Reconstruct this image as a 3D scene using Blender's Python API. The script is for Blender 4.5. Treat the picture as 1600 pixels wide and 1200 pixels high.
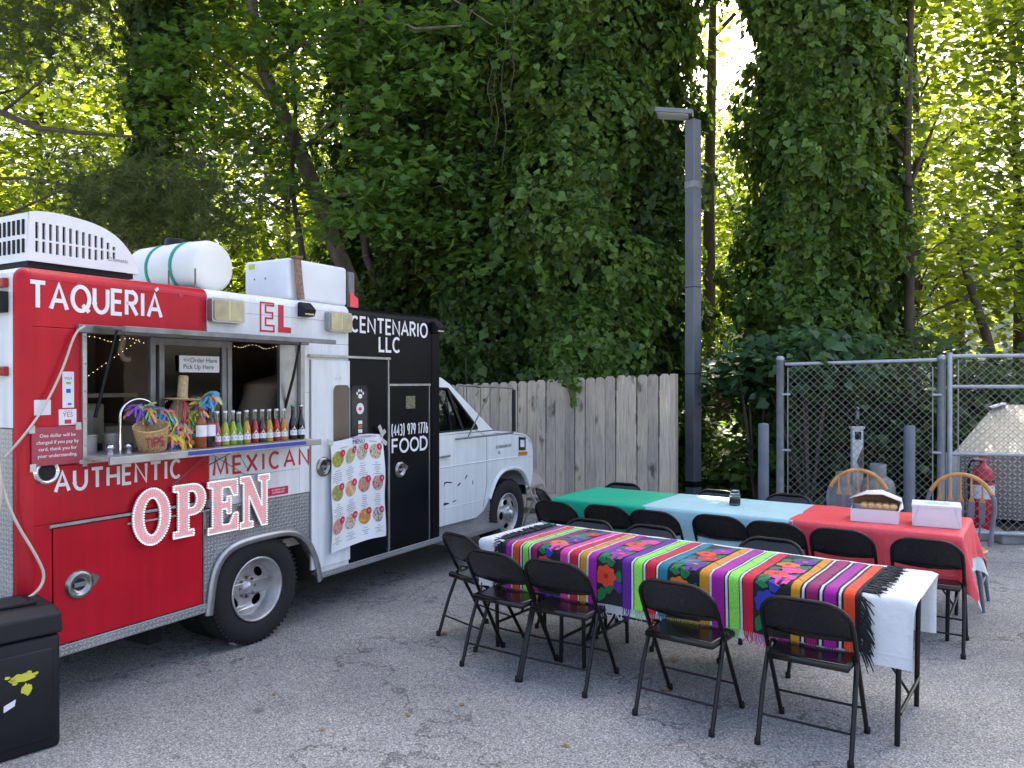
import bpy, bmesh, math, random
import numpy as np
from mathutils import Vector, Matrix
from mathutils.geometry import tessellate_polygon
random.seed(7); rng = np.random.default_rng(11)
R_ = math.radians
sc = bpy.context.scene
C = sc.collection
for o in list(bpy.data.objects): bpy.data.objects.remove(o)

# ------------------------------------------------------------------ camera
FPX, PITCH, ROLL, EYE = 1215.66, -.0027, .0009, 1.7974
cp, sp = math.cos(PITCH), math.sin(PITCH)
F_ = Vector((0, cp, sp)); U0 = Vector((0, -sp, cp)); R0 = Vector((1, 0, 0))
RX = R0*math.cos(ROLL) - U0*math.sin(ROLL); UX = U0*math.cos(ROLL) + R0*math.sin(ROLL)
cam = bpy.data.cameras.new('camera'); cam.sensor_width = 36; cam.lens = FPX/1600*36; cam.clip_end = 600; cam.clip_start = .05
camo = bpy.data.objects.new('camera', cam); C.objects.link(camo)
m3 = Matrix((RX, UX, -F_)).transposed()
camo.matrix_world = Matrix.Translation((0, 0, EYE)) @ m3.to_4x4()
sc.camera = camo
# ------------------------------------------------------------------ sky, sun, exposure
SUN_EL, SUN_AZ = 50, 14          # degrees; azimuth to the right of the view direction (+Y)
w = bpy.data.worlds.new('World'); sc.world = w; w.use_nodes = True
wn = w.node_tree; wn.nodes.clear()
sky = wn.nodes.new('ShaderNodeTexSky'); sky.sky_type = 'NISHITA'; sky.sun_disc = False
sky.sun_elevation = R_(SUN_EL); sky.sun_rotation = R_(SUN_AZ); sky.air_density = .9; sky.dust_density = 7.0; sky.ozone_density = .5
bg = wn.nodes.new('ShaderNodeBackground'); bg.inputs[1].default_value = .15
wo = wn.nodes.new('ShaderNodeOutputWorld')
wn.links.new(sky.outputs[0], bg.inputs[0]); wn.links.new(bg.outputs[0], wo.inputs[0])
sl = bpy.data.lights.new('sun', 'SUN'); sl.energy = 4.0; sl.angle = R_(.5); sl.color = (1, .95, .86)
so = bpy.data.objects.new('sun', sl); C.objects.link(so)
sdir = Vector((math.sin(R_(SUN_AZ))*math.cos(R_(SUN_EL)), math.cos(R_(SUN_AZ))*math.cos(R_(SUN_EL)), math.sin(R_(SUN_EL))))
so.rotation_euler = sdir.to_track_quat('Z', 'Y').to_euler()
so.location = sdir*60
sc.view_settings.view_transform = 'Standard'; sc.view_settings.look = 'None'
sc.view_settings.gamma = 1; sc.view_settings.use_curve_mapping = False
sc.view_settings.exposure = 2.1
sc.cycles.max_bounces = 5; sc.cycles.diffuse_bounces = 2; sc.cycles.transmission_bounces = 4; sc.cycles.transparent_max_bounces = 5; sc.cycles.caustics_reflective = False; sc.cycles.caustics_refractive = False
sc.cycles.sample_clamp_indirect = 6

def at(px, py, D):      # a point D metres in front of the viewpoint
    r = F_*FPX + RX*(px-800) - UX*(py-600)
    return Vector((0, 0, EYE)) + r*(D/r.y)
# ------------------------------------------------------------------ materials
MATS = {}
class NT:
    def __init__(s, name):
        s.m = bpy.data.materials.new(name); s.m.use_nodes = True; s.t = s.m.node_tree; s.t.nodes.clear()
        s.out = s.n('OutputMaterial'); MATS[name] = s.m
    def n(s, typ, **kw):
        nd = s.t.nodes.new('ShaderNode'+typ)
        for k, v in kw.items(): setattr(nd, k, v)
        return nd
    def l(s, a, b): s.t.links.new(a, b)
    def math(s, op, a, b=None, c=None, clamp=False):
        nd = s.n('Math', operation=op, use_clamp=clamp)
        for i, v in enumerate((a, b, c)):
            if v is None: continue
            if isinstance(v, (int, float)): nd.inputs[i].default_value = v
            else: s.l(v, nd.inputs[i])
        return nd.outputs[0]
    def coord(s, scale=(1, 1, 1), rand=True, which='Object'):
        tc = s.n('TexCoord'); mp = s.n('Mapping'); mp.inputs['Scale'].default_value = scale
        s.l(tc.outputs[which], mp.inputs[0])
        if rand:
            oi = s.n('ObjectInfo'); mu = s.math('MULTIPLY', oi.outputs['Random'], 53.)
            cb = s.n('CombineXYZ'); [s.l(mu, cb.inputs[i]) for i in range(3)]
            s.l(cb.outputs[0], mp.inputs['Location'])
        return mp.outputs[0]
    def noise(s, vec, scale, detail=5, rough=.55):
        nd = s.n('TexNoise'); nd.inputs['Scale'].default_value = scale; nd.inputs['Detail'].default_value = detail; nd.inputs['Roughness'].default_value = rough
        if vec is not None: s.l(vec, nd.inputs['Vector'])
        return nd.outputs['Fac']
    def ramp(s, fac, stops):
        nd = s.n('ValToRGB'); e = nd.color_ramp.elements
        while len(e) < len(stops): e.new(.5)
        for i, (p, c) in enumerate(stops):
            e[i].position = p; e[i].color = (*c, 1) if len(c) == 3 else c
        s.l(fac, nd.inputs[0]); return nd.outputs[0]
    def mix(s, fac, a, b, blend='MIX'):
        nd = s.n('Mix', data_type='RGBA', blend_type=blend)
        for i, v in ((0, fac), (6, a), (7, b)):
            if isinstance(v, (int, float)): nd.inputs[i].default_value = v
            elif isinstance(v, tuple): nd.inputs[i].default_value = (*v, 1)
            else: s.l(v, nd.inputs[i])
        return nd.outputs[2]
    def bump(s, h, strength=.3, dist=.002):
        nd = s.n('Bump'); nd.inputs['Strength'].default_value = strength; nd.inputs['Distance'].default_value = dist
        s.l(h, nd.inputs['Height']); return nd.outputs[0]
    def bsdf(s, col, rough=.5, metal=0., normal=None, **kw):
        b = s.n('BsdfPrincipled')
        for k, v in (('Base Color', col), ('Roughness', rough), ('Metallic', metal)):
            if isinstance(v, tuple): b.inputs[k].default_value = (*v, 1)
            elif isinstance(v, (int, float)): b.inputs[k].default_value = v
            else: s.l(v, b.inputs[k])
        if normal is not None: s.l(normal, b.inputs['Normal'])
        for k, v in kw.items():
            k = k.replace('_', ' ')
            if isinstance(v, tuple): b.inputs[k].default_value = (*v, 1)
            elif isinstance(v, (int, float)): b.inputs[k].default_value = v
            else: s.l(v, b.inputs[k])
        return b
    def done(s, b): s.l(b.outputs[0], s.out.inputs[0]); return s.m
def sc3(c, k): return tuple(min(1, max(0, x*k)) for x in c)
def mat(name, col, rough=.5, metal=0., var=.12, vs=6., bump=0., bs=120., rv=.1, wear=None, wearamt=.62, stretch=(1, 1, 1), streak=0., **kw):
    t = NT(name); v = t.coord(stretch)
    n1 = t.noise(v, vs, 6)
    c = t.ramp(n1, [(.3, sc3(col, 1-var)), (.7, sc3(col, 1+var))])
    if wear:
        n2 = t.noise(v, vs*2.7, 9, .68)
        c = t.mix(t.ramp(n2, [(wearamt, (0, 0, 0)), (wearamt+.07, (1, 1, 1))]), c, wear)
    if streak:
        vst = t.coord((1, 1, .07), False); c = t.mix(1., c, t.ramp(t.noise(vst, 17, 5, .6), [(.3, (1-streak, 1-streak, 1-streak*1.05)), (.6, (1.03, 1.03, 1.03))]), 'MULTIPLY')
    r = t.math('MULTIPLY_ADD', n1, 2*rv, rough-rv)
    nm = t.bump(t.noise(v, bs, 3), bump) if bump else None
    return t.done(t.bsdf(c, r, metal, nm, **kw))
def leafmat(name, dark, light, trans, tmix=.45, rough=.45):
    t = NT(name); a = t.n('Attribute', attribute_name='rnd')
    v = t.coord(rand=False); n = t.noise(v, .9, 3)
    f = t.math('ADD', t.math('MULTIPLY', a.outputs['Fac'], .65), t.math('MULTIPLY', n, .35))
    c = t.ramp(f, [(.15, dark), (.85, light)])
    tcol = t.ramp(f, [(.1, sc3(trans, .7)), (.9, sc3(trans, 1.2))])
    b = t.bsdf(c, rough, 0., Specular_IOR_Level=.35)
    tr = t.n('BsdfTranslucent'); t.l(tcol, tr.inputs[0])
    mx = t.n('MixShader'); mx.inputs[0].default_value = tmix
    t.l(b.outputs[0], mx.inputs[1]); t.l(tr.outputs[0], mx.inputs[2]); t.l(mx.outputs[0], t.out.inputs[0])
    return t.m
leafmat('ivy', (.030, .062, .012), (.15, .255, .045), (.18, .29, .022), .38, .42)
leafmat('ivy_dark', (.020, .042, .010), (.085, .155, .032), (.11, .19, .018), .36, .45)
leafmat('maple', (.05, .105, .022), (.13, .24, .055), (.26, .40, .035), .45)
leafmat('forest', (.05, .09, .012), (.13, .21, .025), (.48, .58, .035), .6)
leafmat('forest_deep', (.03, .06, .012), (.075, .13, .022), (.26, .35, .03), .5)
leafmat('pine', (.055, .085, .024), (.13, .17, .055), (.2, .24, .05), .35)
leafmat('shrub', (.03, .07, .03), (.07, .15, .06), (.12, .22, .04), .35)
mat('bark', (.075, .058, .045), .9, var=.4, vs=9, bump=.9, bs=35, stretch=(1, 1, .25))
mat('bark_pale', (.15, .125, .10), .9, var=.35, vs=9, bump=.8, bs=40, stretch=(1, 1, .25))
def asphalt():
    t = NT('asphalt'); v = t.coord(rand=False)
    vo = t.n('TexVoronoi'); vo.inputs['Scale'].default_value = 125; t.l(v, vo.inputs['Vector'])
    stone = t.ramp(t.math('ADD', t.math('MULTIPLY', vo.outputs['Color'], 1.), 0.), [(.0, (.20, .198, .19)), (.4, (.325, .322, .312)), (.75, (.44, .436, .424)), (1, (.68, .675, .655))])
    gap = t.ramp(vo.outputs['Distance'], [(.35, (1, 1, 1)), (.8, (.5, .5, .5))])
    c = t.mix(1., stone, gap, 'MULTIPLY')
    big = t.ramp(t.noise(v, .7, 6, .62), [(.32, (.72, .72, .74)), (.5, (1, 1, 1)), (.68, (1.2, 1.2, 1.19))])
    c = t.mix(1., c, big, 'MULTIPLY')
    spots = t.ramp(t.noise(v, 3.4, 8, .62), [(.25, (.45, .43, .42)), (.38, (1, 1, 1)), (.66, (1, 1, 1)), (.74, (1.18, 1.17, 1.15))])
    c = t.mix(1., c, spots, 'MULTIPLY')
    oil = t.ramp(t.noise(v, 1.15, 6, .66), [(.24, (.50, .49, .48)), (.36, (1, 1, 1))])
    c = t.mix(1., c, oil, 'MULTIPLY')
    # thin random cracks
    wv = t.noise(v, 1.3, 8, .7); cr = t.ramp(t.math('ABSOLUTE', t.math('SUBTRACT', t.noise(v, .38, 9, .6), .5)), [(.0, (.38, .38, .38)), (.004, (1, 1, 1))])
    c = t.mix(1., c, cr, 'MULTIPLY')
    h = t.math('SUBTRACT', 1., vo.outputs['Distance'])
    return t.done(t.bsdf(c, .88, 0., t.bump(h, .55, .006), Specular_IOR_Level=.3))
asphalt()
def soil():
    t = NT('soil'); v = t.coord(rand=False)
    c = t.ramp(t.noise(v, 9, 9, .7), [(.3, (.02, .017, .012)), (.52, (.07, .055, .035)), (.7, (.13, .1, .06))])
    return t.done(t.bsdf(c, .95, 0., t.bump(t.noise(v, 25, 6), .9, .03)))
soil()
def diamond(name, ax, k=40., c0=(.30, .31, .325), c1=(.44, .45, .465), c2=(.62, .63, .65), r0=.30):      # raised tread bars in two alternating directions
    t = NT(name); tc = t.n('TexCoord'); sp_ = t.n('SeparateXYZ'); t.l(tc.outputs['Object'], sp_.inputs[0])
    X = t.math('MULTIPLY', sp_.outputs[ax[0]], k); Z = t.math('MULTIPLY', sp_.outputs[ax[1]], k)
    par = t.math('MODULO', t.math('ABSOLUTE', t.math('ADD', t.math('FLOOR', X), t.math('FLOOR', Z))), 2.)
    lx = t.math('SUBTRACT', t.math('FRACT', X), .5); lz = t.math('SUBTRACT', t.math('FRACT', Z), .5)
    a = t.math('MULTIPLY', t.math('ADD', lx, lz), .707); b = t.math('MULTIPLY', t.math('SUBTRACT', lx, lz), .707)
    def pick(p, q): return t.math('ADD', t.math('MULTIPLY', p, t.math('SUBTRACT', 1., par)), t.math('MULTIPLY', q, par))
    A = t.math('DIVIDE', pick(a, b), .52); B = t.math('DIVIDE', pick(b, a), .17)
    h = t.math('SUBTRACT', 1., t.math('ADD', t.math('POWER', t.math('ABSOLUTE', A), 2.), t.math('POWER', t.math('ABSOLUTE', B), 2.)), clamp=True)
    h = t.math('POWER', h, .5)
    v = t.coord(rand=False); n = t.noise(v, 5, 7, .6)
    c = t.mix(h, t.ramp(n, [(.3, c0), (.7, c1)]), c2)
    return t.done(t.bsdf(c, t.math('MULTIPLY_ADD', n, .25, r0), .75, t.bump(h, .9, .004)))
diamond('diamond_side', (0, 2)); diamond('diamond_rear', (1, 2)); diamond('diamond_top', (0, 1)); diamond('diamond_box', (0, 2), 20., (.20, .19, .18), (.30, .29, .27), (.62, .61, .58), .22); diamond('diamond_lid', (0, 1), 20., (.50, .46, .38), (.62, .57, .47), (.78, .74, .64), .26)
def wood():
    t = NT('weathered_wood'); v = t.coord((1, 1, .06)); v2 = t.coord((1, 1, .45))
    g = t.noise(v, 60, 8, .65); kn = t.noise(v2, 7, 3, .5); lo = t.noise(v2, 3, 4)
    c = t.ramp(g, [(.25, (.33, .275, .215)), (.5, (.55, .47, .375)), (.75, (.70, .61, .49))])
    c = t.mix(t.ramp(kn, [(.62, (0, 0, 0)), (.72, (.85, .85, .85))]), c, (.09, .075, .065))
    c = t.mix(1., c, t.ramp(lo, [(.3, (.78, .78, .8)), (.7, (1.15, 1.12, 1.06))]), 'MULTIPLY')
    oi = t.n('ObjectInfo'); c = t.mix(1., c, t.ramp(oi.outputs['Random'], [(0, (.78, .78, .8)), (1, (1.12, 1.1, 1.07))]), 'MULTIPLY')
    return t.done(t.bsdf(c, .85, 0., t.bump(g, .5, .003)))
wood()
mat('red_wood', (.10, .052, .035), .9, var=.4, vs=14, stretch=(1, 1, .1))
mat('red_paint', (.47, .007, .02), .32, var=.10, vs=3, bump=.10, bs=5, wear=(.40, .05, .06), wearamt=.69, streak=.12, Specular_IOR_Level=.28)
mat('white_paint', (.72, .745, .77), .42, var=.06, vs=3, wear=(.42, .42, .41), wearamt=.665, bump=.08, bs=6, streak=.13)
mat('cab_white', (.74, .77, .79), .32, var=.05, vs=2.5, wear=(.5, .5, .49), wearamt=.70, streak=.10, bump=.05, bs=4, Coat_Weight=.3)
mat('black_paint', (.0032, .004, .0065), .34, var=.3, vs=3, bump=.03, bs=7, Specular_IOR_Level=.16)
mat('letter_white', (.80, .80, .82), .5, var=.03)
mat('letter_red', (.52, .012, .03), .4, var=.05)
mat('aluminium', (.40, .41, .42), .38, .8, var=.18, vs=9, wear=(.3, .29, .28), wearamt=.66)
mat('alu_dull', (.20, .205, .21), .5, .5, var=.25, vs=9)
mat('chrome', (.75, .75, .76), .12, 1., var=.05)
mat('rim_steel', (.50, .50, .50), .38, .75, var=.22, vs=14, wear=(.16, .10, .06), wearamt=.66)
mat('hub_rust', (.20, .12, .08), .7, .4, var=.4, vs=40)
mat('rubber', (.009, .009, .0105), .8, var=.25, vs=14, bump=.15, bs=90)
mat('black_plastic', (.0075, .008, .011), .5, var=.25, vs=7, bump=.12, bs=260, wear=(.05, .05, .055), wearamt=.745, Specular_IOR_Level=.35)
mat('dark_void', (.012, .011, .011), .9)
mat('interior', (.30, .24, .19), .7, var=.3, vs=3)
mat('interior_tan', (.42, .34, .25), .7, var=.25, vs=5)
mat('steel_inside', (.5, .48, .46), .4, .4, var=.2)
mat('chair_metal', (.0045, .0045, .0055), .36, .0, var=.3, vs=9, Specular_IOR_Level=.4)
mat('chair_seat', (.005, .0048, .0055), .24, var=.3, vs=9, wear=(.10, .09, .08), wearamt=.745, bump=.06, bs=300, Specular_IOR_Level=.55)
mat('chair_back', (.0048, .0048, .006), .27, var=.25, vs=9, Specular_IOR_Level=.55)
mat('beige_metal', (.42, .38, .33), .45, .1)
mat('tank_white', (.74, .74, .70), .5, var=.05, vs=5, bump=.03, bs=20, Subsurface_Weight=.0)
mat('ac_white', (.74, .76, .78), .45, var=.05, vs=4)
mat('strap_green', (.02, .32, .24), .6)
mat('rust_pipe', (.27, .17, .125), .75, .3, var=.5, vs=30, wear=(.5, .45, .42), wearamt=.6)
mat('latch_metal', (.30, .30, .30), .28, .9, var=.2, vs=20)
mat('lens_yellow', (.42, .385, .21), .25, var=.3, vs=7, wear=(.32, .26, .1), wearamt=.6, Coat_Weight=.5)
mat('panel_cream', (.55, .50, .27), .35); mat('faded_plaque', (.16, .15, .085), .6, var=.7, vs=70)
mat('red_lens', (.35, .02, .02), .2)
mat('amber_lens', (.55, .22, .02), .2)
mat('paper', (.74, .76, .80), .75, var=.03, vs=4)
mat('notice_red', (.34, .045, .075), .35, var=.1)
mat('tape', (.50, .50, .46), .45, var=.15)
mat('ink', (.03, .03, .04), .7)
mat('ink_grey', (.25, .25, .27), .7)
mat('blue_print', (.03, .09, .40), .5); mat('green_print', (.32, .45, .02), .5)
mat('badge_red', (.58, .012, .05), .5)
mat('blue_strip', (.04, .06, .36), .5, var=.2)
mat('hose', (.55, .50, .43), .6)
mat('straw', (.50, .36, .20), .8, var=.3, vs=60, bump=.6, bs=150)
mat('wicker', (.52, .33, .14), .7, var=.3, vs=50, bump=.5, bs=120)
mat('rope', (.42, .30, .20), .9, var=.3, vs=60)
for k, c in dict(rib_purple=(.25, .10, .5), rib_blue=(.08, .33, .62), rib_green=(.24, .52, .08), rib_yellow=(.72, .60, .05), rib_orange=(.78, .28, .05), rib_pink=(.72, .22, .25), rib_teal=(.06, .42, .42)).items(): mat(k, c, .6, var=.15, vs=30)
for k, c in dict(soda_pink=(.62, .12, .17), soda_lime=(.50, .60, .03), soda_green=(.08, .36, .06), soda_orange=(.75, .27, .015), soda_gold=(.75, .42, .02), soda_red=(.55, .015, .03), soda_dark=(.02, .008, .012), soda_brown=(.12, .025, .02), sauce=(.42, .10, .012)).items():
    t = NT(k); t.done(t.bsdf(c, .06, 0., None, Transmission_Weight=.35, IOR=1.4, Coat_Weight=.6))
t = NT('clear_glass'); t.done(t.bsdf((.9, .93, .93), .03, 0., None, Transmission_Weight=.95, IOR=1.45))
t = NT('window_glass'); g1 = t.n('BsdfTransparent'); g1.inputs[0].default_value = (.86, .92, .87, 1); g2 = t.n('BsdfGlossy'); g2.inputs['Roughness'].default_value = .04; g2.inputs[0].default_value = (.9, .95, .95, 1)
fr = t.n('Fresnel'); fr.inputs[0].default_value = 1.75; mx = t.n('MixShader'); t.l(fr.outputs[0], mx.inputs[0]); t.l(g1.outputs[0], mx.inputs[1]); t.l(g2.outputs[0], mx.inputs[2]); t.l(mx.outputs[0], t.out.inputs[0])
mat('dark_glass', (.02, .02, .022), .08, Specular_IOR_Level=.7)
mat('beige_reflection_glass', (.13, .105, .08), .12, var=.25, vs=4, Specular_IOR_Level=.6)  # beige reflection on the door pane, painted in as base colour
for k, c, s in (('led_white', (1, .97, .97), .27), ('led_red', (1, .36, .40), .22), ('led_warm', (1, .75, .40), .45)):
    t = NT(k); e = t.n('Emission'); e.inputs[0].default_value = (*c, 1); e.inputs[1].default_value = s; t.l(e.outputs[0], t.out.inputs[0])
mat('sign_grey', (.66, .60, .64), .5); mat('lamp_lens', (.72, .72, .70), .4)
mat('pole_grey', (.18, .19, .21), .5, .3, var=.12, vs=3)
mat('galv', (.36, .39, .44), .42, .55, var=.15, vs=12)
mat('galv_wire', (.27, .28, .28), .5, .4)
mat('bollard_grey', (.15, .165, .20), .45, .2, var=.15, vs=5)
mat('concrete', (.33, .32, .30), .9, var=.2, vs=6, bump=.4, bs=60)
def clothmat(name, col, rough):
    t = NT(name); v = t.coord((1, 1, 1), False); n1 = t.noise(v, 3, 4); n2 = t.noise(v, 9, 5, .6)
    sp_ = t.n('SeparateXYZ'); t.l(v, sp_.inputs[0])       # pressed-in packing creases
    cr = None
    for ax_, off in ((0, .0), (1, .12), (2, .05)):
        f = t.math('ABSOLUTE', t.math('SUBTRACT', t.math('FRACT', t.math('MULTIPLY_ADD', sp_.outputs[ax_], 3.1, off)), .5)); q = t.math('SUBTRACT', 1., t.math('DIVIDE', f, .035), clamp=True)
        cr = q if cr is None else t.math('MAXIMUM', cr, q)
    h = t.math('ADD', t.math('MULTIPLY', n2, 1.6), t.math('MULTIPLY', cr, .22))
    c = t.ramp(n1, [(.3, sc3(col, .95)), (.7, sc3(col, 1.05))])
    t.done(t.bsdf(c, rough, 0., t.bump(h, .55, .012)))
clothmat('cloth_white', (.74, .76, .79), .75); clothmat('cloth_green', (.012, .50, .28), .5); clothmat('cloth_aqua', (.44, .69, .73), .5); clothmat('cloth_red', (.82, .075, .095), .5)
mat('card_white', (.78, .77, .82), .6, var=.03)
mat('card_brown', (.34, .19, .09), .8, var=.15)
mat('pastry', (.62, .36, .17), .8, var=.3, vs=40, bump=.4)
mat('windsor_wood', (.50, .27, .085), .4, var=.25, vs=12)
mat('windsor_grey', (.14, .155, .20), .5, var=.2, vs=8)
mat('ext_red', (.50, .015, .03), .3)
mat('propane', (.27, .27, .26), .5, var=.2, vs=8, wear=(.28, .2, .14), wearamt=.64)
mat('siding', (.50, .51, .50), .7, var=.06)
mat('roof_shingle', (.12, .11, .11), .9, var=.3, vs=20)
mat('skin', (.35, .19, .12), .55); mat('shirt_tan', (.52, .44, .34), .85, var=.1); mat('trousers', (.03, .03, .04), .9); mat('hair', (.012, .010, .009), .6)
mat('dry_leaf', (.30, .17, .06), .8, var=.4, vs=30)
mat('foil', (.6, .6, .6), .35, .6, var=.2)
mat('yellow_paint', (.62, .60, .05), .6, var=.1)
mat('wax', (.72, .64, .48), .5)
# woven serape yarns
def yarn(name, col):
    t = NT(name); v = t.coord(rand=False); n = t.noise(v, 160, 3)
    sp_ = t.n('SeparateXYZ'); t.l(v, sp_.inputs[0]); cb = t.n('CombineXYZ'); t.l(sp_.outputs[0], cb.inputs[0]); t.l(t.math('SUBTRACT', t.math('MULTIPLY', sp_.outputs[1], .05), sp_.outputs[2]), cb.inputs[1])
    br = t.n('TexBrick'); br.inputs['Scale'].default_value = 55; t.l(cb.outputs[0], br.inputs['Vector'])
    br.inputs['Color1'].default_value = (*col, 1); br.inputs['Color2'].default_value = (*sc3(col, .86), 1); br.inputs['Mortar'].default_value = (*sc3(col, .5), 1); br.inputs['Mortar Size'].default_value = .012
    c = t.mix(1., br.outputs[0], t.ramp(n, [(.3, (.8, .8, .8)), (.7, (1.12, 1.12, 1.12))]), 'MULTIPLY')
    return t.done(t.bsdf(c, .9, 0., t.bump(n, .5, .002), Sheen_Weight=.15))
YC = dict(y_black=(.012, .011, .014), y_white=(.72, .73, .78), y_magenta=(.42, .008, .34), y_orangered=(.88, .075, .018), y_green=(.30, .85, .10), y_burg=(.34, .006, .13), y_pink=(.85, .05, .36), y_red=(.66, .008, .035), y_mustard=(.72, .31, .012), y_violet=(.13, .012, .32), y_teal=(.012, .22, .31), y_leaf=(.01, .18, .06), y_blue=(.03, .05, .42), y_orange=(.86, .20, .01), y_yellow=(.72, .58, .08))
for k, c in YC.items(): yarn(k, c)
# ------------------------------------------------------------------ mesh helpers
class MB:
    def __init__(s): s.v = []; s.f = []; s.sm = []; s.mi = []; s.cur = 0
    def add(s, vs, fs, smooth=False):
        b = len(s.v); s.v += [tuple(x) for x in vs]
        for f in fs: s.f.append([i+b for i in f]); s.sm.append(smooth); s.mi.append(s.cur)
        return s
    def box(s, x0, x1, y0, y1, z0, z1, bev=0.):
        if bev <= 0:
            vs = [(x, y, z) for z in (z0, z1) for y in (y0, y1) for x in (x0, x1)]
            return s.add(vs, [(0, 2, 3, 1), (4, 5, 7, 6), (0, 1, 5, 4), (2, 6, 7, 3), (0, 4, 6, 2), (1, 3, 7, 5)])
        bm = bmesh.new(); bmesh.ops.create_cube(bm, size=1)
        for v in bm.verts: v.co = Vector(((x0+x1)/2+v.co.x*(x1-x0), (y0+y1)/2+v.co.y*(y1-y0), (z0+z1)/2+v.co.z*(z1-z0)))
        bmesh.ops.bevel(bm, geom=bm.edges[:], offset=bev, segments=2 if bev < .03 else 4, profile=.5, affect='EDGES')
        bm.verts.index_update(); s.add([v.co for v in bm.verts], [[v.index for v in f.verts] for f in bm.faces], bev >= .012); bm.free(); return s
    def tube(s, pts, r, n=8, cap=True, closed=False):
        pts = [Vector(p) for p in pts]; k = len(pts)
        rs = r if isinstance(r, (list, tuple)) else [r]*k
        rings = []; prev = None
        for i, p in enumerate(pts):
            if closed: d = pts[(i+1) % k]-pts[i-1]
            else: d = pts[min(i+1, k-1)]-pts[max(i-1, 0)]
            d.normalize()
            if prev is None:
                a = d.orthogonal().normalized()
            else: a = (prev-d*prev.dot(d)).normalized()
            prev = a; b = d.cross(a)
            rings.append([p+(a*math.cos(2*math.pi*j/n)+b*math.sin(2*math.pi*j/n))*rs[i] for j in range(n)])
        vs = [v for rg in rings for v in rg]; fs = []
        for i in range(k if closed else k-1):
            i2 = (i+1) % k
            for j in range(n): fs.append((i*n+j, i*n+(j+1) % n, i2*n+(j+1) % n, i2*n+j))
        s.add(vs, fs, n > 4)
        if cap and not closed: s.add(rings[0], [list(range(n))[::-1]]); s.add(rings[-1], [list(range(n))])
        return s
    def bar(s, a, b, w, h=None, up=(0, 0, 1)):
        a, b = Vector(a), Vector(b); d = (b-a).normalized(); up = Vector(up)
        if abs(d.dot(up)) > .99: up = Vector((0, 1, 0))
        x = d.cross(up).normalized()*w/2; y = x.cross(d).normalized()*(h or w)/2
        vs = [a-x-y, a+x-y, a+x+y, a-x+y, b-x-y, b+x-y, b+x+y, b-x+y]
        return s.add(vs, [(3, 2, 1, 0), (4, 5, 6, 7), (0, 1, 5, 4), (1, 2, 6, 5), (2, 3, 7, 6), (3, 0, 4, 7)])
    def lathe(s, prof, n=24, M=None, smooth=True):      # profile of (radius, height) round local Z
        vs = []; fs = []
        for r, z in prof:
            for j in range(n): vs.append(Vector((r*math.cos(2*math.pi*j/n), r*math.sin(2*math.pi*j/n), z)))
        if M is not None: vs = [M @ v for v in vs]
        for i in range(len(prof)-1):
            for j in range(n): fs.append((i*n+j, i*n+(j+1) % n, (i+1)*n+(j+1) % n, (i+1)*n+j))
        return s.add(vs, fs, smooth)
    def plate(s, outer, holes=(), y0=0., y1=.01, fn=None):       # polygon in (x,z), between y0 and y1; fn warps points
        loops = [outer]+list(holes); fl = [Vector((p[0], p[1], 0)) for lp in loops for p in lp]
        tris = tessellate_polygon([[Vector((p[0], p[1], 0)) for p in lp] for lp in loops])
        g = fn or (lambda x, y, z: (x, y, z)); n = len(fl)
        vs = [g(p.x, y0, p.y) for p in fl]+[g(p.x, y1, p.y) for p in fl]; fs = []
        for t in tris:
            a, b, c = t; cr = (fl[b]-fl[a]).cross(fl[c]-fl[a]).z
            if cr < 0: a, b, c = c, b, a
            fs.append((a, b, c)); fs.append((c+n, b+n, a+n))
        o = 0
        for li, lp in enumerate(loops):
            k = len(lp)
            for i in range(k):
                p, q = o+i, o+(i+1) % k; fs.append((p, q, q+n, p+n))
            o += k
        return s.add(vs, fs)
    def disc(s, c, r, axis='y', n=20, t=.002, ry=None):
        ry = ry or r; pts = [(c[0]+r*math.cos(2*math.pi*j/n), c[2]+ry*math.sin(2*math.pi*j/n)) for j in range(n)]
        return s.plate(pts, (), c[1]-t, c[1])
    def build(s, name, m, parent=None, loc=None, recalc=True):
        me = bpy.data.meshes.new(name); me.from_pydata(s.v, [], s.f)
        for p, sm, mi in zip(me.polygons, s.sm, s.mi): p.use_smooth = sm; p.material_index = mi
        if recalc:
            bm = bmesh.new(); bm.from_mesh(me); bmesh.ops.recalc_face_normals(bm, faces=bm.faces[:]); bm.to_mesh(me); bm.free()
        for k in (m if isinstance(m, (list, tuple)) else [m]): me.materials.append(MATS[k])
        return link(name, me, parent, loc)
def link(name, data, parent=None, loc=None):
    o = bpy.data.objects.new(name, data); C.objects.link(o)
    if parent: o.parent = parent
    if loc is not None: o.location = loc
    return o
def tag(o, label, cat, group=None, kind=None):
    if label: o['label'] = label
    if cat: o['category'] = cat
    if group: o['group'] = group
    if kind: o['kind'] = kind
    return o
def thing(name, label, cat, loc=(0, 0, 0), rotz=0., group=None):
    o = link(name, None, None, loc); o.rotation_euler = (0, 0, rotz); return tag(o, label, cat, group)
def dup(root, loc, rotz, label, group=None):
    r = root.copy(); C.objects.link(r); r.location = loc; r.rotation_euler = (0, 0, rotz); r['label'] = label
    if group: r['group'] = group
    for ch in list(root.children):
        c = ch.copy(); C.objects.link(c); c.parent = r
        for g in list(ch.children):
            d = g.copy(); C.objects.link(d); d.parent = c
    return r
def struct(name, mb, m): o = mb.build(name, m); o['kind'] = 'structure'; return o
def smooth3(P, it=2):
    P = [Vector(p) for p in P]
    for _ in range(it):
        q = [P[0]]
        for a, b in zip(P, P[1:]): q += [a.lerp(b, .25), a.lerp(b, .75)]
        P = q+[P[-1]]
    return P
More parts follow.
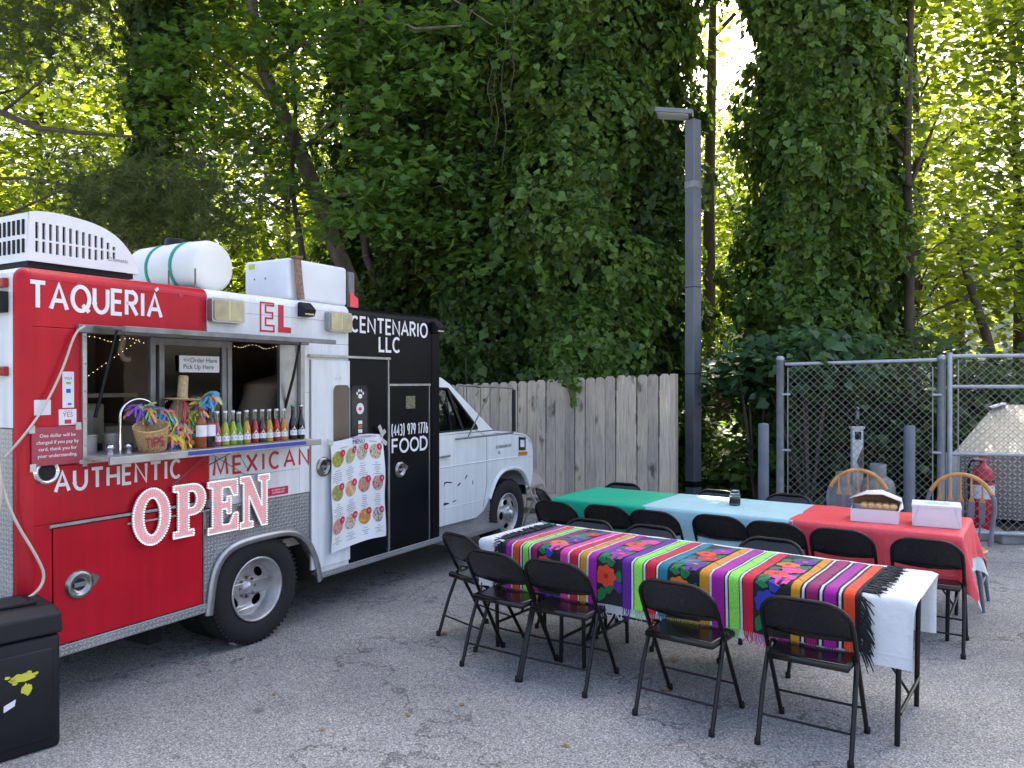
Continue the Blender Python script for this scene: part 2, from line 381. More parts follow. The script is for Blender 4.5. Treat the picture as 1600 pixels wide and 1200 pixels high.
def arc(cx, cz, rx, rz, a0, a1, n=10): return [(cx+rx*math.cos(R_(a0+(a1-a0)*i/n)), cz+rz*math.sin(R_(a0+(a1-a0)*i/n))) for i in range(n+1)]
def rrect(x0, x1, z0, z1, r, n=4):
    return arc(x1-r, z1-r, r, r, 0, 90, n)+arc(x0+r, z1-r, r, r, 90, 180, n)+arc(x0+r, z0+r, r, r, 180, 270, n)+arc(x1-r, z0+r, r, r, 270, 360, n)
# stroke lettering: every glyph is a list of centre lines in a 1 x 1 cell (relative width first)
GL = {'T': (.85, [[(0, 1), (1, 1)], [(.5, 1), (.5, 0)]]), 'A': (.95, [[(0, 0), (.5, 1), (1, 0)], [(.2, .34), (.8, .34)]]),
 'Q': (1.05, [arc(.5, .5, .5, .5, 0, 360, 24), [(.6, .25), (.98, -.03)]]), 'U': (.85, [[(0, 1), (0, .4)]+arc(.5, .4, .5, .4, 180, 360, 12)+[(1, 1)]]),
 'E': (.62, [[(1, 1), (0, 1), (0, 0), (1, 0)], [(0, .52), (.9, .52)]]), 'R': (.72, [[(0, 0), (0, 1), (.5, 1)]+arc(.5, .75, .45, .25, 90, -90, 8)+[(.02, .5)], [(.4, .5), (1, 0)]]),
 'I': (.16, [[(.5, 1), (.5, 0)]]), 'L': (.58, [[(0, 1), (0, 0), (1, 0)]]), 'C': (.82, [arc(.55, .5, .55, .5, 48, 312, 18)]), 'N': (.86, [[(0, 0), (0, 1), (1, 0), (1, 1)]]),
 'O': (1.0, [arc(.5, .5, .5, .5, 0, 360, 24)]), 'H': (.82, [[(0, 1), (0, 0)], [(1, 1), (1, 0)], [(0, .5), (1, .5)]]), 'M': (1.05, [[(0, 0), (.12, 1), (.5, .1), (.88, 1), (1, 0)]]),
 'X': (.8, [[(0, 1), (1, 0)], [(1, 1), (0, 0)]]), 'F': (.62, [[(1, 1), (0, 1), (0, 0)], [(0, .52), (.9, .52)]]), 'D': (.85, [[(0, 0), (0, 1), (.4, 1)]+arc(.4, .5, .58, .5, 90, -90, 12)+[(0, 0)]]),
 '4': (.6, [[(.75, 0), (.75, 1), (0, .3), (1, .3)]]), '3': (.55, [arc(.45, .74, .45, .26, 140, -80, 10)+arc(.45, .26, .5, .27, 80, -140, 10)]), '9': (.55, [arc(.5, .7, .48, .3, 0, 360, 16), [(.98, .7), (.6, 0)]]),
 '7': (.55, [[(0, 1), (1, 1), (.35, 0)]]), '1': (.2, [[(-.6, .8), (.5, 1), (.5, 0)]]), '6': (.55, [arc(.5, .3, .48, .3, 0, 360, 16), [(.02, .3), (.45, 1)]]),
 '(': (.26, [arc(1.0, .5, 1.0, .66, 115, 245, 8)]), ')': (.26, [arc(0, .5, 1.0, .66, 65, -65, 8)]), ' ': (.45, [])}
def ribbon(mb, pts, w, y, t):
    cl = len(pts) > 3 and (Vector(pts[0])-Vector(pts[-1])).length < 1e-6
    P = [Vector(p) for p in pts]
    if cl: P = P[:-1]
    n = len(P); Lf = []; Rt = []
    for i in range(n):
        a = P[i-1] if (i > 0 or cl) else None; b = P[(i+1) % n] if (i < n-1 or cl) else None
        d1 = (P[i]-a).normalized() if a is not None else None; d2 = (b-P[i]).normalized() if b is not None else None
        if d1 is None: d1 = d2
        if d2 is None: d2 = d1
        n1 = Vector((-d1.y, d1.x)); n2 = Vector((-d2.y, d2.x)); mt = n1+n2
        if mt.length < .2: mt = n1.copy()
        mt.normalize(); k = min(1/max(.25, mt.dot(n1)), 1.45)
        Lf.append(P[i]+mt*w/2*k); Rt.append(P[i]-mt*w/2*k)
    vs = [(p.x, y, p.y) for p in Lf]+[(p.x, y, p.y) for p in Rt]+[(p.x, y-t, p.y) for p in Lf]+[(p.x, y-t, p.y) for p in Rt]; fs = []
    for i in range(n if cl else n-1):
        j = (i+1) % n; fs += [(i+2*n, j+2*n, j+3*n, i+3*n), (i, j, j+2*n, i+2*n), (i+n, i+3*n, j+3*n, j+n)]
    mb.add(vs, fs)
def lettering(txt, x0, x1, z0, z1, w, m, parent, y=-.0015, t=.002, gap=.22, tilt=0., jit=.0):
    tot = sum(GL[c][0] for c in txt)+gap*(len(txt)-1); k = (x1-x0-w)/tot; x = x0+w/2; h = z1-z0-w
    for c in txt:
        gw, st = GL[c]; mb = MB()
        dz = tilt*(x-x0)+random.uniform(-jit, jit)
        for i, s_ in enumerate(st): ribbon(mb, [(x+p[0]*gw*k, z0+w/2+dz+p[1]*h) for p in s_], w, y-.0003*i, t)
        if st: mb.build('letter', m, parent, recalc=True)
        x += (gw+gap)*k
_tc = {}
def text(body, size, m, parent, loc, rot=(math.pi/2, 0, 0), align='CENTER', name='printed_text', sx=1., ls=1.):
    cu = bpy.data.curves.new('txt', 'FONT'); cu.body = body; cu.size = size; cu.align_x = align; cu.extrude = .0004; cu.space_line = ls; cu.resolution_u = 2
    ob = bpy.data.objects.new('txt', cu); C.objects.link(ob)
    dg = bpy.context.evaluated_depsgraph_get(); me = bpy.data.meshes.new_from_object(ob.evaluated_get(dg)); bpy.data.objects.remove(ob)
    me.name = name; me.materials.clear(); me.materials.append(MATS[m])
    o = link(name, me, parent, loc); o.rotation_euler = rot; o.scale = (sx, 1, 1); return o
# ------------------------------------------------------------------ ground
g = MB().add([(-90, -60, 0), (90, -60, 0), (90, 140, 0), (-90, 140, 0)], [(0, 1, 2, 3)]); struct('asphalt_lot', g, 'asphalt')
NX = 60
def soil_edge(x): return 10.6 - .03*x + .12*math.sin(x*1.3) if x < 2.2 else 9.35 - .12*(x-2.2)
vs = []; fs = []
xs = [-60+120*i/NX for i in range(NX+1)]
for i, x in enumerate(xs):
    y0 = soil_edge(x)
    for j in range(9):
        q = j/8; vs.append((x, y0+q*q*90, .005+.10*min(1, q*8)+.25*q*math.sin(x*.4+j)**2))
for i in range(NX):
    for j in range(8): fs.append((i*9+j, (i+1)*9+j, (i+1)*9+j+1, i*9+j+1))
struct('wooded_ground', MB().add(vs, fs, True), 'soil')
kb = MB()
for i in range(5):
    x = 2.4+i*1.5; kb.box(x, x+1.49, 9.05-.12*(x-2.2)-.1, 9.05-.12*(x-2.2)+.06, 0, .12, .015)
struct('kerb', kb, 'concrete')

# ------------------------------------------------------------------ food truck   (x along the body from rear axle, -y out of the serving side)
T = thing('food_truck', 'red, white and black food truck with open serving window and white van cab', 'food truck', (-1.742, 5.3533, 0), 1.0476)
XR, XF, ZB, ZT, WD = -1.57, 2.14, .335, 2.40, 2.15
# inner shell: far wall, rear wall, bulkhead, roof, floor
MB().box(XR+.06, XF-.03, .07, WD, ZT-.03, ZT-.001, .004).build('roof', 'white_paint', T)
MB().box(XR, XF, WD-.05, WD, ZB, ZT-.01, .01).build('far_wall', 'white_paint', T)
MB().box(XF-.045, XF-.003, .052, WD-.052, ZB, ZT-.032).build('bulkhead', 'white_paint', T)
MB().box(XR+.05, XF-.05, .052, WD-.052, .60, .66).build('floor', 'interior', T)
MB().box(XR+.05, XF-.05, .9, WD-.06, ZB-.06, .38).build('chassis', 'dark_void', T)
# rear wall with plate below
MB().box(XR, XR+.045, .065, WD-.052, 1.56, ZT-.032).build('rear_panel', 'white_paint', T)
MB().box(XR-.004, XR+.041, .065, WD-.052, ZB, 1.555).build('rear_tread_plate', 'diamond_rear', T)
MB().box(XR-.20, XR-.006, .03, WD-.05, .36, .44, .012).build('rear_bumper', 'diamond_top', T)
# rounded rear corner post and roof edge
def qround(x, y, r, z0, z1, m, name):
    pts = arc(x+r, y+r, r, r, 180, 270, 6); mb = MB(); vs = [(p[0], p[1], z) for z in (z0, z1) for p in pts]; n = len(pts)
    mb.add(vs, [(i, i+1, n+i+1, n+i) for i in range(n-1)], True); mb.build(name, m, T)
qround(XR, -.001, .066, ZB+.02, ZT-.062, 'red_paint', 'corner_post')
def edge(x0, x1, m):
    r = .062; pts = [(-.001+r-r*math.cos(R_(a)), ZT-r+r*math.sin(R_(a))) for a in range(0, 91, 15)]+[(.12, ZT+.001)]; n = len(pts)
    MB().add([(x, p[0], p[1]) for x in (x0, x1) for p in pts], [(i, i+1, n+i+1, n+i) for i in range(n-1)], True).build('roof_edge', m, T)
rr_ = .064; vs = []; nn_ = 6
for i in range(nn_+1):
    for j in range(nn_+1):
        a, b = R_(90*i/nn_), R_(90*j/nn_); vs.append((XR+rr_-rr_*math.cos(a)*math.cos(b), -.001+rr_-rr_*math.cos(a)*math.sin(b), ZT-rr_+rr_*math.sin(a)))
MB().add(vs, [(i*7+j, i*7+j+1, i*7+j+8, i*7+j+7) for i in range(6) for j in range(6)], True).build('corner_cap', 'red_paint', T)
MB().add([(XR+rr_-rr_*math.cos(R_(a)), y, ZT-rr_+rr_*math.sin(R_(a))) for a in range(0, 91, 15) for y in (rr_-.001, WD-.02)], [(2*i, 2*i+1, 2*i+3, 2*i+2) for i in range(6)], True).build('rear_roof_edge', 'white_paint', T)
edge(XR+.063, -.428, 'red_paint'); edge(-.424, .905, 'white_paint'); edge(.909, XF, 'black_paint')
# side skins
def skin(name, x0, x1, z0, z1, m, y=0., t=.045):
    MB().box(x0, x1, y, y+t, z0, z1, .003).build(name, m, T)
WX0, WX1, WZ0, WZ1 = -1.225, .375, 1.385, 2.07
skin('side_panel', XR+.065, -.428, WZ1+.02, ZT-.062, 'red_paint')
skin('side_panel', XR+.065, WX0-.002, 1.352, WZ1+.018, 'red_paint')
skin('side_panel', XR+.065, -.410, 1.045, 1.350, 'red_paint')
skin('side_panel', XR+.065, -1.408, ZB+.02, 1.043, 'red_paint')
skin('side_panel', -1.406, -.457, ZB+.02, 1.043, 'black_paint', .012)          # behind the compartment door
skin('side_panel', -.424, .905, WZ1+.02, ZT-.062, 'white_paint')
skin('side_panel', WX1+.002, .905, .985, WZ1+.018, 'white_paint')
skin('side_panel', -.406, WX1, .985, 1.350, 'white_paint')
skin('side_panel', .575, .905, ZB+.02, .983, 'white_paint')
skin('side_panel', .909, XF, ZB+.02, ZT-.062, 'black_paint')
# tread plate round the wheel with the arch cut out
ARC = [(-.405, .300), (-.372, .53), (-.315, .645), (-.185, .705), (.16, .712), (.33, .690), (.445, .595), (.525, .43), (.548, .300)]
def grow(pts, d):
    out = []
    for i, p in enumerate(pts):
        a = Vector(pts[max(i-1, 0)]); b = Vector(pts[min(i+1, len(pts)-1)]); t = (b-a).normalized(); out.append((p[0]-t.y*d, p[1]+t.x*d))
    return out
def smoothline(pts, it=2):
    for _ in range(it):
        q = [pts[0]]
        for a, b in zip(pts, pts[1:]): q += [(.75*a[0]+.25*b[0], .75*a[1]+.25*b[1]), (.25*a[0]+.75*b[0], .25*a[1]+.75*b[1])]
        pts = q+[pts[-1]]
    return pts
AS = smoothline(ARC)
MB().plate([(-.455, .335)]+[(-.455, .982), (.573, .982), (.573, .335), (.553, .335)]+[(max(-.452, min(.57, p[0])), p[1]+.0) for p in AS[::-1] if p[1] > .335]+[(-.40, .335)], (), 0., .04).build('wheel_tread_plate', 'diamond_side', T)
AO = grow(AS, .045)
mb = MB(); vs = []; n = len(AS)
for p, q in zip(AS, AO): vs += [(p[0], .0, p[1]), (p[0], -.028, p[1]), (q[0], -.022, q[1]), (q[0], -.002, q[1])]
mb.add(vs, [(4*i+k, 4*i+4+k, 4*i+4+(k+1) % 4, 4*i+(k+1) % 4) for i in range(n-1) for k in range(4)], True).build('wheel_arch_trim', 'aluminium', T)
mb = MB(); vs = []
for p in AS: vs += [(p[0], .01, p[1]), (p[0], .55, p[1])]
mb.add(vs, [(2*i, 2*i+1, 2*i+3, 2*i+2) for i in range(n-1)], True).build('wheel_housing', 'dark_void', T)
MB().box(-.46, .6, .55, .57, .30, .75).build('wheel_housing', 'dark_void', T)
# bottom rub rails
MB().box(XR+.05, -.425, -.012, .05, .325, .385, .004).build('rub_rail', 'diamond_side', T)
MB().box(.565, XF, -.012, .05, .318, .365, .004).build('rub_rail', 'diamond_side', T)
MB().box(-.60, -.50, .35, .75, .10, .34).build('mud_flap', 'rubber', T)
# ---- red compartment door
d = MB().box(-1.404, -.466, -.006, .01, .39, 1.018, .004).build('compartment_door', 'red_paint', T)
MB().box(-1.43, -.47, -.022, .0, 1.026, 1.042).build('drip_rail', 'aluminium', T)
MB().box(-.461, -.4565, -.008, .012, .36, 1.02).build('edge_trim', 'aluminium', T)
def latch(x, z, parent, s=1., y=-.006):
    L = MB().lathe([(.001, .004), (.03*s, .004), (.048*s, .008), (.052*s, .018), (.060*s, .020), (.074*s, .014), (.080*s, .0)], 28, Matrix.Translation((x, y, z)) @ Matrix.Rotation(R_(90), 4, 'X')).build('paddle_latch', 'latch_metal', parent)
    MB().plate([(x+.05*s, z-.05*s), (x+.112*s, z+.012*s), (x+.105*s, z+.03*s), (x+.05*s, z+.055*s)], (), y-.010, y).build('latch_tab', 'latch_metal', L)
    MB().box(x-.033*s, x+.033*s, y-.012, y-.005, z-.012*s, z+.012*s, .002).build('paddle', 'alu_dull', L)
    MB().disc((x, y-.0045, z), .034*s, n=24, t=.001).build('latch_cup', 'dark_glass', L)
latch(-1.265, .692, T)
MB().lathe([(.045, .0), (.05, .012), (.062, .014), (.07, .0)], 28, Matrix.Translation((-1.435, -.002, 1.325)) @ Matrix.Rotation(R_(90), 4, 'X')).build('filler_ring', 'chrome', T)
MB().disc((-1.435, -.001, 1.325), .046).build('filler_recess', 'dark_void', T)
# ---- entry door (white half, black half) with window
dw = MB().plate([(.488, .40), (.907, .40), (.907, 1.965), (.488, 1.965)], [rrect(.715, .9072-.002, 1.24, 1.775, .05)], -.012, -.001).build('entry_door', 'white_paint', T)
MB().plate([(.909, .40), (1.368, .40), (1.368, 1.965), (.909, 1.965)], (), -.0115, -.0005).build('door_skin', 'black_paint', dw)
MB().box(.72, .905, -.0095, -.0015, 1.245, 1.77).build('window_pane', 'beige_reflection_glass', dw)
MB().plate(rrect(.925, 1.115, 1.245, 1.765, .04), (), -.0145, -.0116).build('window_pane', 'dark_glass', dw)
MB().plate(rrect(.917, 1.123, 1.237, 1.773, .045), [rrect(.925, 1.115, 1.245, 1.765, .04)], -.0165, -.0116).build('window_frame', 'black_plastic', dw)
MB().plate(rrect(.705, .9065, 1.23, 1.785, .055), [rrect(.715, .9060, 1.24, 1.775, .05)], -.016, -.0125).build('window_frame', 'white_paint', dw)
MB().box(.46, 1.40, -.026, 0, 1.985, 2.003).build('drip_rail', 'aluminium', T)
MB().box(.4795, .4855, -.010, 0, .40, 1.965).build('door_seam', 'ink_grey', T)
MB().box(1.372, 1.388, -.018, 0, .37, 1.984).build('edge_trim', 'aluminium', T)
latch(.612, 1.158, dw, .95, -.012)
# stickers in the door window
def paw(x, z):
    m = MB(); m.disc((x, -.0165, z-.012), .024, n=14, ry=.019)
    for dx, dz in ((-.036, .012), (-.014, .033), (.014, .033), (.036, .012)): m.disc((x+dx, -.0165, z+dz), .0095, n=10, ry=.013)
    m.build('paw_sticker', 'paper', dw)
paw(1.022, 1.695)
s = MB().disc((1.022, -.0165, 1.585), .045, n=22).build('round_sticker', 'paper', dw)
MB().disc((1.020, -.0188, 1.583), .019, n=9, ry=.014).build('sticker_print', 'badge_red', s)
for k, (mm, z) in enumerate((('paper', 1.475), ('soda_orange', 1.44), ('paper', 1.405), ('paper', 1.365))): MB().box(1.002, 1.046, -.018, -.0145, z-.014, z+.014).build('card_sticker', mm, dw)
# ---- black tall door
bd = MB().box(1.402, 1.955, -.009, .0, .385, 1.755, .003).build('locker_door', 'black_paint', T)
for (a, b, c, e) in ((1.375, 1.985, 1.764, 1.782), (1.390, 1.399, .385, 1.764), (1.960, 1.969, .37, 1.764)): MB().box(a, b, -.015, 0, c, e).build('edge_trim', 'aluminium', T)
latch(1.545, 1.045, bd, .88, -.009)
MB().box(2.02, 2.035, -.004, 0, .37, 2.3).build('edge_trim', 'black_paint', T)
# weathered little plaque where the photo shows a square code (left blank)
MB().box(1.625, 1.755, -.012, -.009, 1.565, 1.675).build('plaque', 'faded_plaque', bd)
# panel seams and rivets
for (a, b, c, e) in ((-.42, .90, 2.262, 2.2645), (.39, .48, 1.72, 1.7225), (-.40, .37, 1.165, 1.1675), (.548, .5505, .99, 1.95)): MB().box(a, b, -.0012, .0, c, e).build('panel_seam', 'ink_grey', T)
def rivets(pts, m='aluminium', y=-.001):
    mb = MB()
    for x, z in pts: mb.lathe([(.0065, 0), (.005, .003), (.0005, .004)], 7, Matrix.Translation((x, y, z)) @ Matrix.Rotation(R_(90), 4, 'X'))
    mb.build('rivets', m, T)['kind'] = 'stuff'
rivets([(-1.24+.16*i, WZ1+.032) for i in range(11)], y=-.0245); rivets([(-1.39+.19*i, 1.034) for i in range(5)], y=-.0225); rivets([(.50+.22*i, 1.994) for i in range(5)], y=-.0265); rivets([(-1.2+.2*i, WZ0-.024) for i in range(8)], y=-.0305); rivets([(WX0-.013, 1.45+.15*i) for i in range(5)], y=-.0205)
rivets([(-1.45+.25*i, .355) for i in range(5)]+[(.65+.25*i, .341) for i in range(6)], y=-.0125)
# ---- lettering
lettering('TAQUERIA', -1.53, -.745, 2.178, 2.332, .022, 'letter_white', T, gap=.33)
mb = MB(); ribbon(mb, [(-.795, 2.345), (-.775, 2.362)], .016, -.0015, .002); mb.build('letter_accent', 'letter_white', T)
lettering('CENTENARIO', .925, 1.955, 2.192, 2.328, .020, 'letter_white', T, gap=.33)
lettering('LLC', 1.27, 1.56, 2.045, 2.182, .021, 'letter_white', T, gap=.25)
lettering('AUTHENTIC', -1.40, -.617, 1.203, 1.325, .018, 'letter_white', T, gap=.40)
lettering('MEXICAN', -.384, .475, 1.185, 1.312, .018, 'letter_red', T, gap=.5)
lettering('(443) 979 1776', 1.425, 1.945, 1.335, 1.438, .012, 'letter_white', bd, y=-.0105, gap=.33)
lettering('FOOD', 1.428, 1.94, 1.185, 1.315, .02, 'letter_white', bd, y=-.0105, gap=.28)
# EL: hollow E, solid L
mb = MB(); e = [(.015, 2.165), (.015, 2.385), (.13, 2.385), (.13, 2.345), (.06, 2.345), (.06, 2.295), (.122, 2.295), (.122, 2.255), (.06, 2.255), (.06, 2.205), (.135, 2.205), (.135, 2.165), (.015, 2.165)]
e = [(x, min(z, ZT-.04)-.012) for x, z in e]; ribbon(mb, e, .012, -.0015, .002); mb.build('letter', 'letter_red', T)
MB().plate([(.175, 2.15), (.295, 2.15), (.295, 2.19), (.225, 2.19), (.225, 2.345), (.175, 2.345)], (), -.0035, -.0015).build('letter', 'letter_red', T)
# ---- serving window
MB().box(WX0-.026, WX0, -.02, .06, WZ0-.05, WZ1-.001, .003).build('window_jamb', 'aluminium', T)
MB().box(WX1, WX1+.04, -.02, .06, WZ0-.02, WZ1-.001, .003).build('window_jamb', 'aluminium', T)
MB().box(.205, WX1-.002, .012, .044, WZ0+.012, WZ1-.001, .004).build('inner_jamb', 'aluminium', T)
MB().box(WX0-.05, WX1+.08, -.024, .06, WZ1, WZ1+.045, .003).build('window_header', 'alu_dull', T)
MB().box(WX0-.05, WX1+.03, -.03, .06, WZ0-.035, WZ0-.012, .003).build('window_sill', 'aluminium', T)
for x in (-.775, -.715, -.25, -.205): MB().box(x-.018, x+.018, .045, .075, WZ0, WZ1, .003).build('sliding_frame', 'alu_dull', T)
MB().box(-.775, -.205, .046, .074, 2.025, 2.068, .002).build('sliding_frame', 'alu_dull', T)
MB().box(-.69, -.27, .058, .062, WZ0+.02, 2.024).build('window_pane', 'window_glass', T)
aw = MB(); y0, z0, y1, z1 = -.026, WZ1+.028, -.30, WZ1+.008
aw.add([(x, y, z) for x in (-1.19, .405) for y, z in ((y0, z0), (y1, z1), (y1, z1+.012), (y0, z0+.012))], [(0, 1, 2, 3), (7, 6, 5, 4), (0, 4, 5, 1), (1, 5, 6, 2), (2, 6, 7, 3), (3, 7, 4, 0)])
awo = aw.build('awning_flap', 'alu_dull', T)
MB().box(-1.20, .415, -.325, -.296, WZ1-.004, WZ1+.028, .003).build('awning_rail', 'alu_dull', awo)
MB().tube([(.255, .02, 1.60), (.265, -.05, 1.82), (.27, -.12, WZ1+.015)], [.010, .010, .007], 8).build('gas_strut', 'black_plastic', T)
MB().tube([(-1.15, .03, 1.60), (-1.13, -.03, 1.82), (-1.11, -.11, WZ1+.015)], [.010, .010, .007], 8).build('gas_strut', 'black_plastic', T)
ct = MB().box(-1.235, .35, -.225, .26, 1.372, 1.392, .003).build('counter', 'steel_inside', T)
MB().box(-1.235, .352, -.242, -.222, 1.352, 1.394, .003).build('counter_edge', 'aluminium', ct)
MB().box(-.75, .20, -.2445, -.2415, 1.364, 1.388).build('blue_strip', 'blue_strip', ct)
MB().tube([(-.38, -.20, 1.36), (-.45, -.02, 1.26)], .004).build('counter_bracket', 'alu_dull', ct)
MB().tube([(-.36, -.20, 1.36), (-.1, -.01, 1.20)], .002).build('counter_cable', 'black_plastic', ct)
# faucet
fc = MB().tube([(-1.04, -.03, 1.39), (-1.04, -.03, 1.60)]+[(-1.04+.115-.115*math.cos(R_(a)), -.03, 1.60+.10*math.sin(R_(a))) for a in range(15, 181, 15)]+[(-.81, -.03, 1.56)], .0085, 10).build('faucet', 'chrome', T)
for x in (-1.10, -.985): MB().lathe([(.024, 0), (.02, .03), (.028, .032), (.024, .055), (.001, .058)], 12, Matrix.Translation((x, -.03, 1.39))).build('tap_handle', 'chrome', fc)
# string of warm fairy lights under the header
mb = MB(); mb2 = MB(); pts = [(-1.2+1.55*i/60, .085+.01*math.sin(i), 2.045+.012*math.sin(i*.7)) for i in range(61)]
pts2 = [(-1.20+.36*i/14, .10, 1.80+.25*i/14) for i in range(15)]
for P in (pts, pts2): mb.tube(P, .0025, 4)
for p in pts+pts2: mb2.lathe([(.0001, -.0035), (.0035, 0), (.0001, .0035)], 6, Matrix.Translation((p[0], p[1]-.008, p[2])))
fl = mb.build('fairy_light_string', 'black_plastic', T); mb2.build('bulbs', 'led_warm', fl)['kind'] = 'stuff'
# ---- kitchen seen through the window
MB().box(-1.5, 2.05, WD-.09, WD-.055, .66, 2.36).build('inner_wall', 'interior', T)
MB().box(-1.5, 2.05, .055, WD-.1, 2.33, 2.36).build('inner_ceiling', 'interior', T)
MB().box(-1.49, .6, 1.45, 2.05, .66, 1.50, .01).build('kitchen_counter', 'steel_inside', T)
gr = MB().box(-1.25, -.72, 1.35, 1.9, 1.50, 1.66, .01).build('griddle', 'steel_inside', T)
MB().lathe([(.001, .03), (.035, .03), (.04, 0)], 16, Matrix.Translation((-.85, 1.35, 1.58)) @ Matrix.Rotation(R_(90), 4, 'X')).build('knob', 'black_plastic', gr)
fy = MB().box(-1.45, -.72, .62, 1.05, 1.40, 1.66, .012).build('oven', 'interior_tan', T)
MB().box(-1.08, -.80, .6145, .6195, 1.45, 1.62).build('oven_panel', 'steel_inside', fy)
MB().lathe([(.001, .03), (.04, .03), (.046, 0)], 16, Matrix.Translation((-.93, .614, 1.55)) @ Matrix.Rotation(R_(90), 4, 'X')).build('knob', 'black_plastic', fy)
MB().box(-1.49, -.5, .6, 1.05, 1.70, 1.725).build('shelf', 'interior_tan', T)
MB().box(-.6, .1, .8, 1.3, .66, 1.5, .01).build('cabinet', 'interior_tan', T)
MB().box(-.30, -.08, 1.05, 1.4, 1.5, 2.3, .01).build('cabinet', 'interior', T)
MB().box(-1.45, -.5, 1.4, 2.0, 2.0, 2.3, .01).build('extractor_hood', 'steel_inside', T)
for x in (-1.13, -.98): MB().lathe([(.05, 0), (.052, .10), (.056, .105), (.05, .107), (.046, .01), (.001, .008)], 18, Matrix.Translation((x, .14, 1.392))).build('steel_container', 'steel_inside', T)
MB().tube([(-.80, .3, 2.08), (-.82, .3, 1.98), (-.80, .3, 1.945), (-.76, .3, 1.94)], .02, 10).build('hanging_duct', 'interior_tan', T)
sgn = MB().box(-.60, -.30, .035, .042, 1.86, 1.965, .001).build('order_sign', 'paper', T)
text('<<Order Here\nPick Up Here', .042, 'ink', sgn, (-.575, .034, 1.923), align='LEFT')
MB().box(-.66, -.28, .10, .16, 1.82, 2.0, .02).build('paper_towel_box', 'interior_tan', T)
MB().box(-.275, -.22, .09, .10, 1.75, 2.04, .001).build('hanging_paper', 'interior_tan', T)
# ---- flood lights, small solar lamps
for x0, x1, z0, z1 in ((-.425, -.165, 2.185, 2.340), (.640, .895, 2.185, 2.335)):
    f = MB().plate(rrect(x0, x1, z0, z1, .02), (), -.05, -.002).build('flood_light', 'aluminium', T)
    MB().plate(rrect(x0+.013, x1-.013, z0+.012, z1-.012, .018), (), -.058, -.0505).build('lens', 'lens_yellow', f)
    MB().plate([(x0+(x1-x0)*.48, z0+.014), (x0+(x1-x0)*.53, z0+.014), (x0+(x1-x0)*.53, z1-.014), (x0+(x1-x0)*.48, z1-.014)], (), -.0590, -.0581).build('lens_seam', 'panel_cream', f)
def solar(x, y, z, rot=0.):
    b = MB().add([(x+dx, yy, zz) for dx in (-.055, .055) for yy, zz in ((y, z+.05), (y-.02, z+.055), (y-.075, z-.0), (y-.06, z-.045), (y, z-.05))], [(0, 1, 2, 3, 4), (9, 8, 7, 6, 5), (0, 5, 6, 1), (1, 6, 7, 2), (2, 7, 8, 3), (3, 8, 9, 4), (4, 9, 5, 0)]).build('solar_lamp', 'black_plastic', T)
    MB().box(x-.045, x+.045, y-.066, y-.061, z-.038, z-.002).build('lamp_panel', 'panel_cream', b)
solar(.415, -.003, 2.325); solar(2.07, -.003, 2.295)
b = MB().box(XR-.07, XR-.001, .10, .20, 2.16, 2.27, .004).build('solar_lamp', 'black_plastic', T); MB().box(XR-.072, XR-.0705, .11, .19, 2.165, 2.20).build('lamp_panel', 'panel_cream', b)
for y, z in ((.10, 2.29), (.10, 1.83)): MB().box(XR-.03, XR-.0005, y, y+.11, z, z+.05, .006).build('tail_lamp', 'red_lens', T)
for x in (-1.26, -.62): MB().box(x-.013, x+.013, -.0025, 0, 2.325, 2.345).build('reflector', 'notice_red', T)
# ---- roof equipment
ac = MB(); prof = [(-1.44, 2.455), (-1.43, 2.72), (-1.35, 2.735), (-1.22, 2.735), (-1.05, 2.715), (-.93, 2.665), (-.845, 2.585), (-.80, 2.50), (-.79, 2.455)]
prof = [prof[0]]+smoothline(prof[1:], 2)
slots = []
for i in range(13):
    x = -1.395+i*.037; top = 2.668-max(0, i-4)*.0042
    for a, b in ((2.505+max(0, i-9)*.008, 2.567), (2.578, max(2.60, top-max(0, i-10)*.02))): slots.append([(x-.0085, a), (x+.0085, a), (x+.0085, b), (x-.0085, b)])
ac.plate(prof, slots, .16, .175); aco = ac.build('roof_air_conditioner', 'ac_white', T)
mb = MB(); n = len(prof); vs = [(p[0], y, p[1]) for y in (.175, .86) for p in prof]
mb.add(vs, [(i, i+1, n+i+1, n+i) for i in range(1, n-1)], True).add([(p[0], .86, p[1]) for p in prof], [list(range(n))])
mb.build('shroud', 'ac_white', aco)
mb = MB()
for k in range(14):
    y = .20+k*.047
    for a, b in ((2.50, 2.575), (2.60, 2.68)): mb.box(-1.4445, -1.437, y, y+.018, a, b)
mb.build('rear_vents', 'dark_void', aco)
MB().box(-1.438, -1.432, .175, .86, 2.455, 2.715).build('rear_panel', 'ac_white', aco)
MB().box(-1.42, -.83, .22, .80, 2.44, 2.66).build('fan_chamber', 'dark_void', aco)
MB().box(-1.43, -.81, .19, .85, 2.425, 2.454).build('gasket', 'rubber', aco)
text('Dometic', .036, 'ink_grey', aco, (-.925, .1585, 2.512), align='CENTER', sx=1.)
# white tank lying across the roof with two green straps
TM = Matrix.Translation((-.115, .30, 2.602)) @ Matrix.Rotation(R_(-90), 4, 'X')
tp = [(.001, 0), (.10, .002), (.150, .012), (.172, .03), (.182, .06), (.186, .20), (.178, .23), (.178, .25), (.186, .28), (.188, .46), (.180, .49), (.180, .51), (.186, .54), (.184, .72), (.17, .76), (.10, .785), (.001, .79)]
tk = MB().lathe(tp, 40, TM).build('water_tank', 'tank_white', T)
for h in (.24, .50): MB().lathe([(.180, h-.009), (.191, h-.009), (.191, h+.009), (.180, h+.009)], 40, TM).build('strap', 'strap_green', tk)
MB().lathe([(.075, .0), (.075, .05), (.07, .055), (.001, .055)], 20, Matrix.Translation((-.115, .72, 2.77))).build('cap', 'black_plastic', tk)
MB().box(-.30, .07, .35, 1.05, 2.425, 2.446).build('cradle', 'alu_dull', tk)
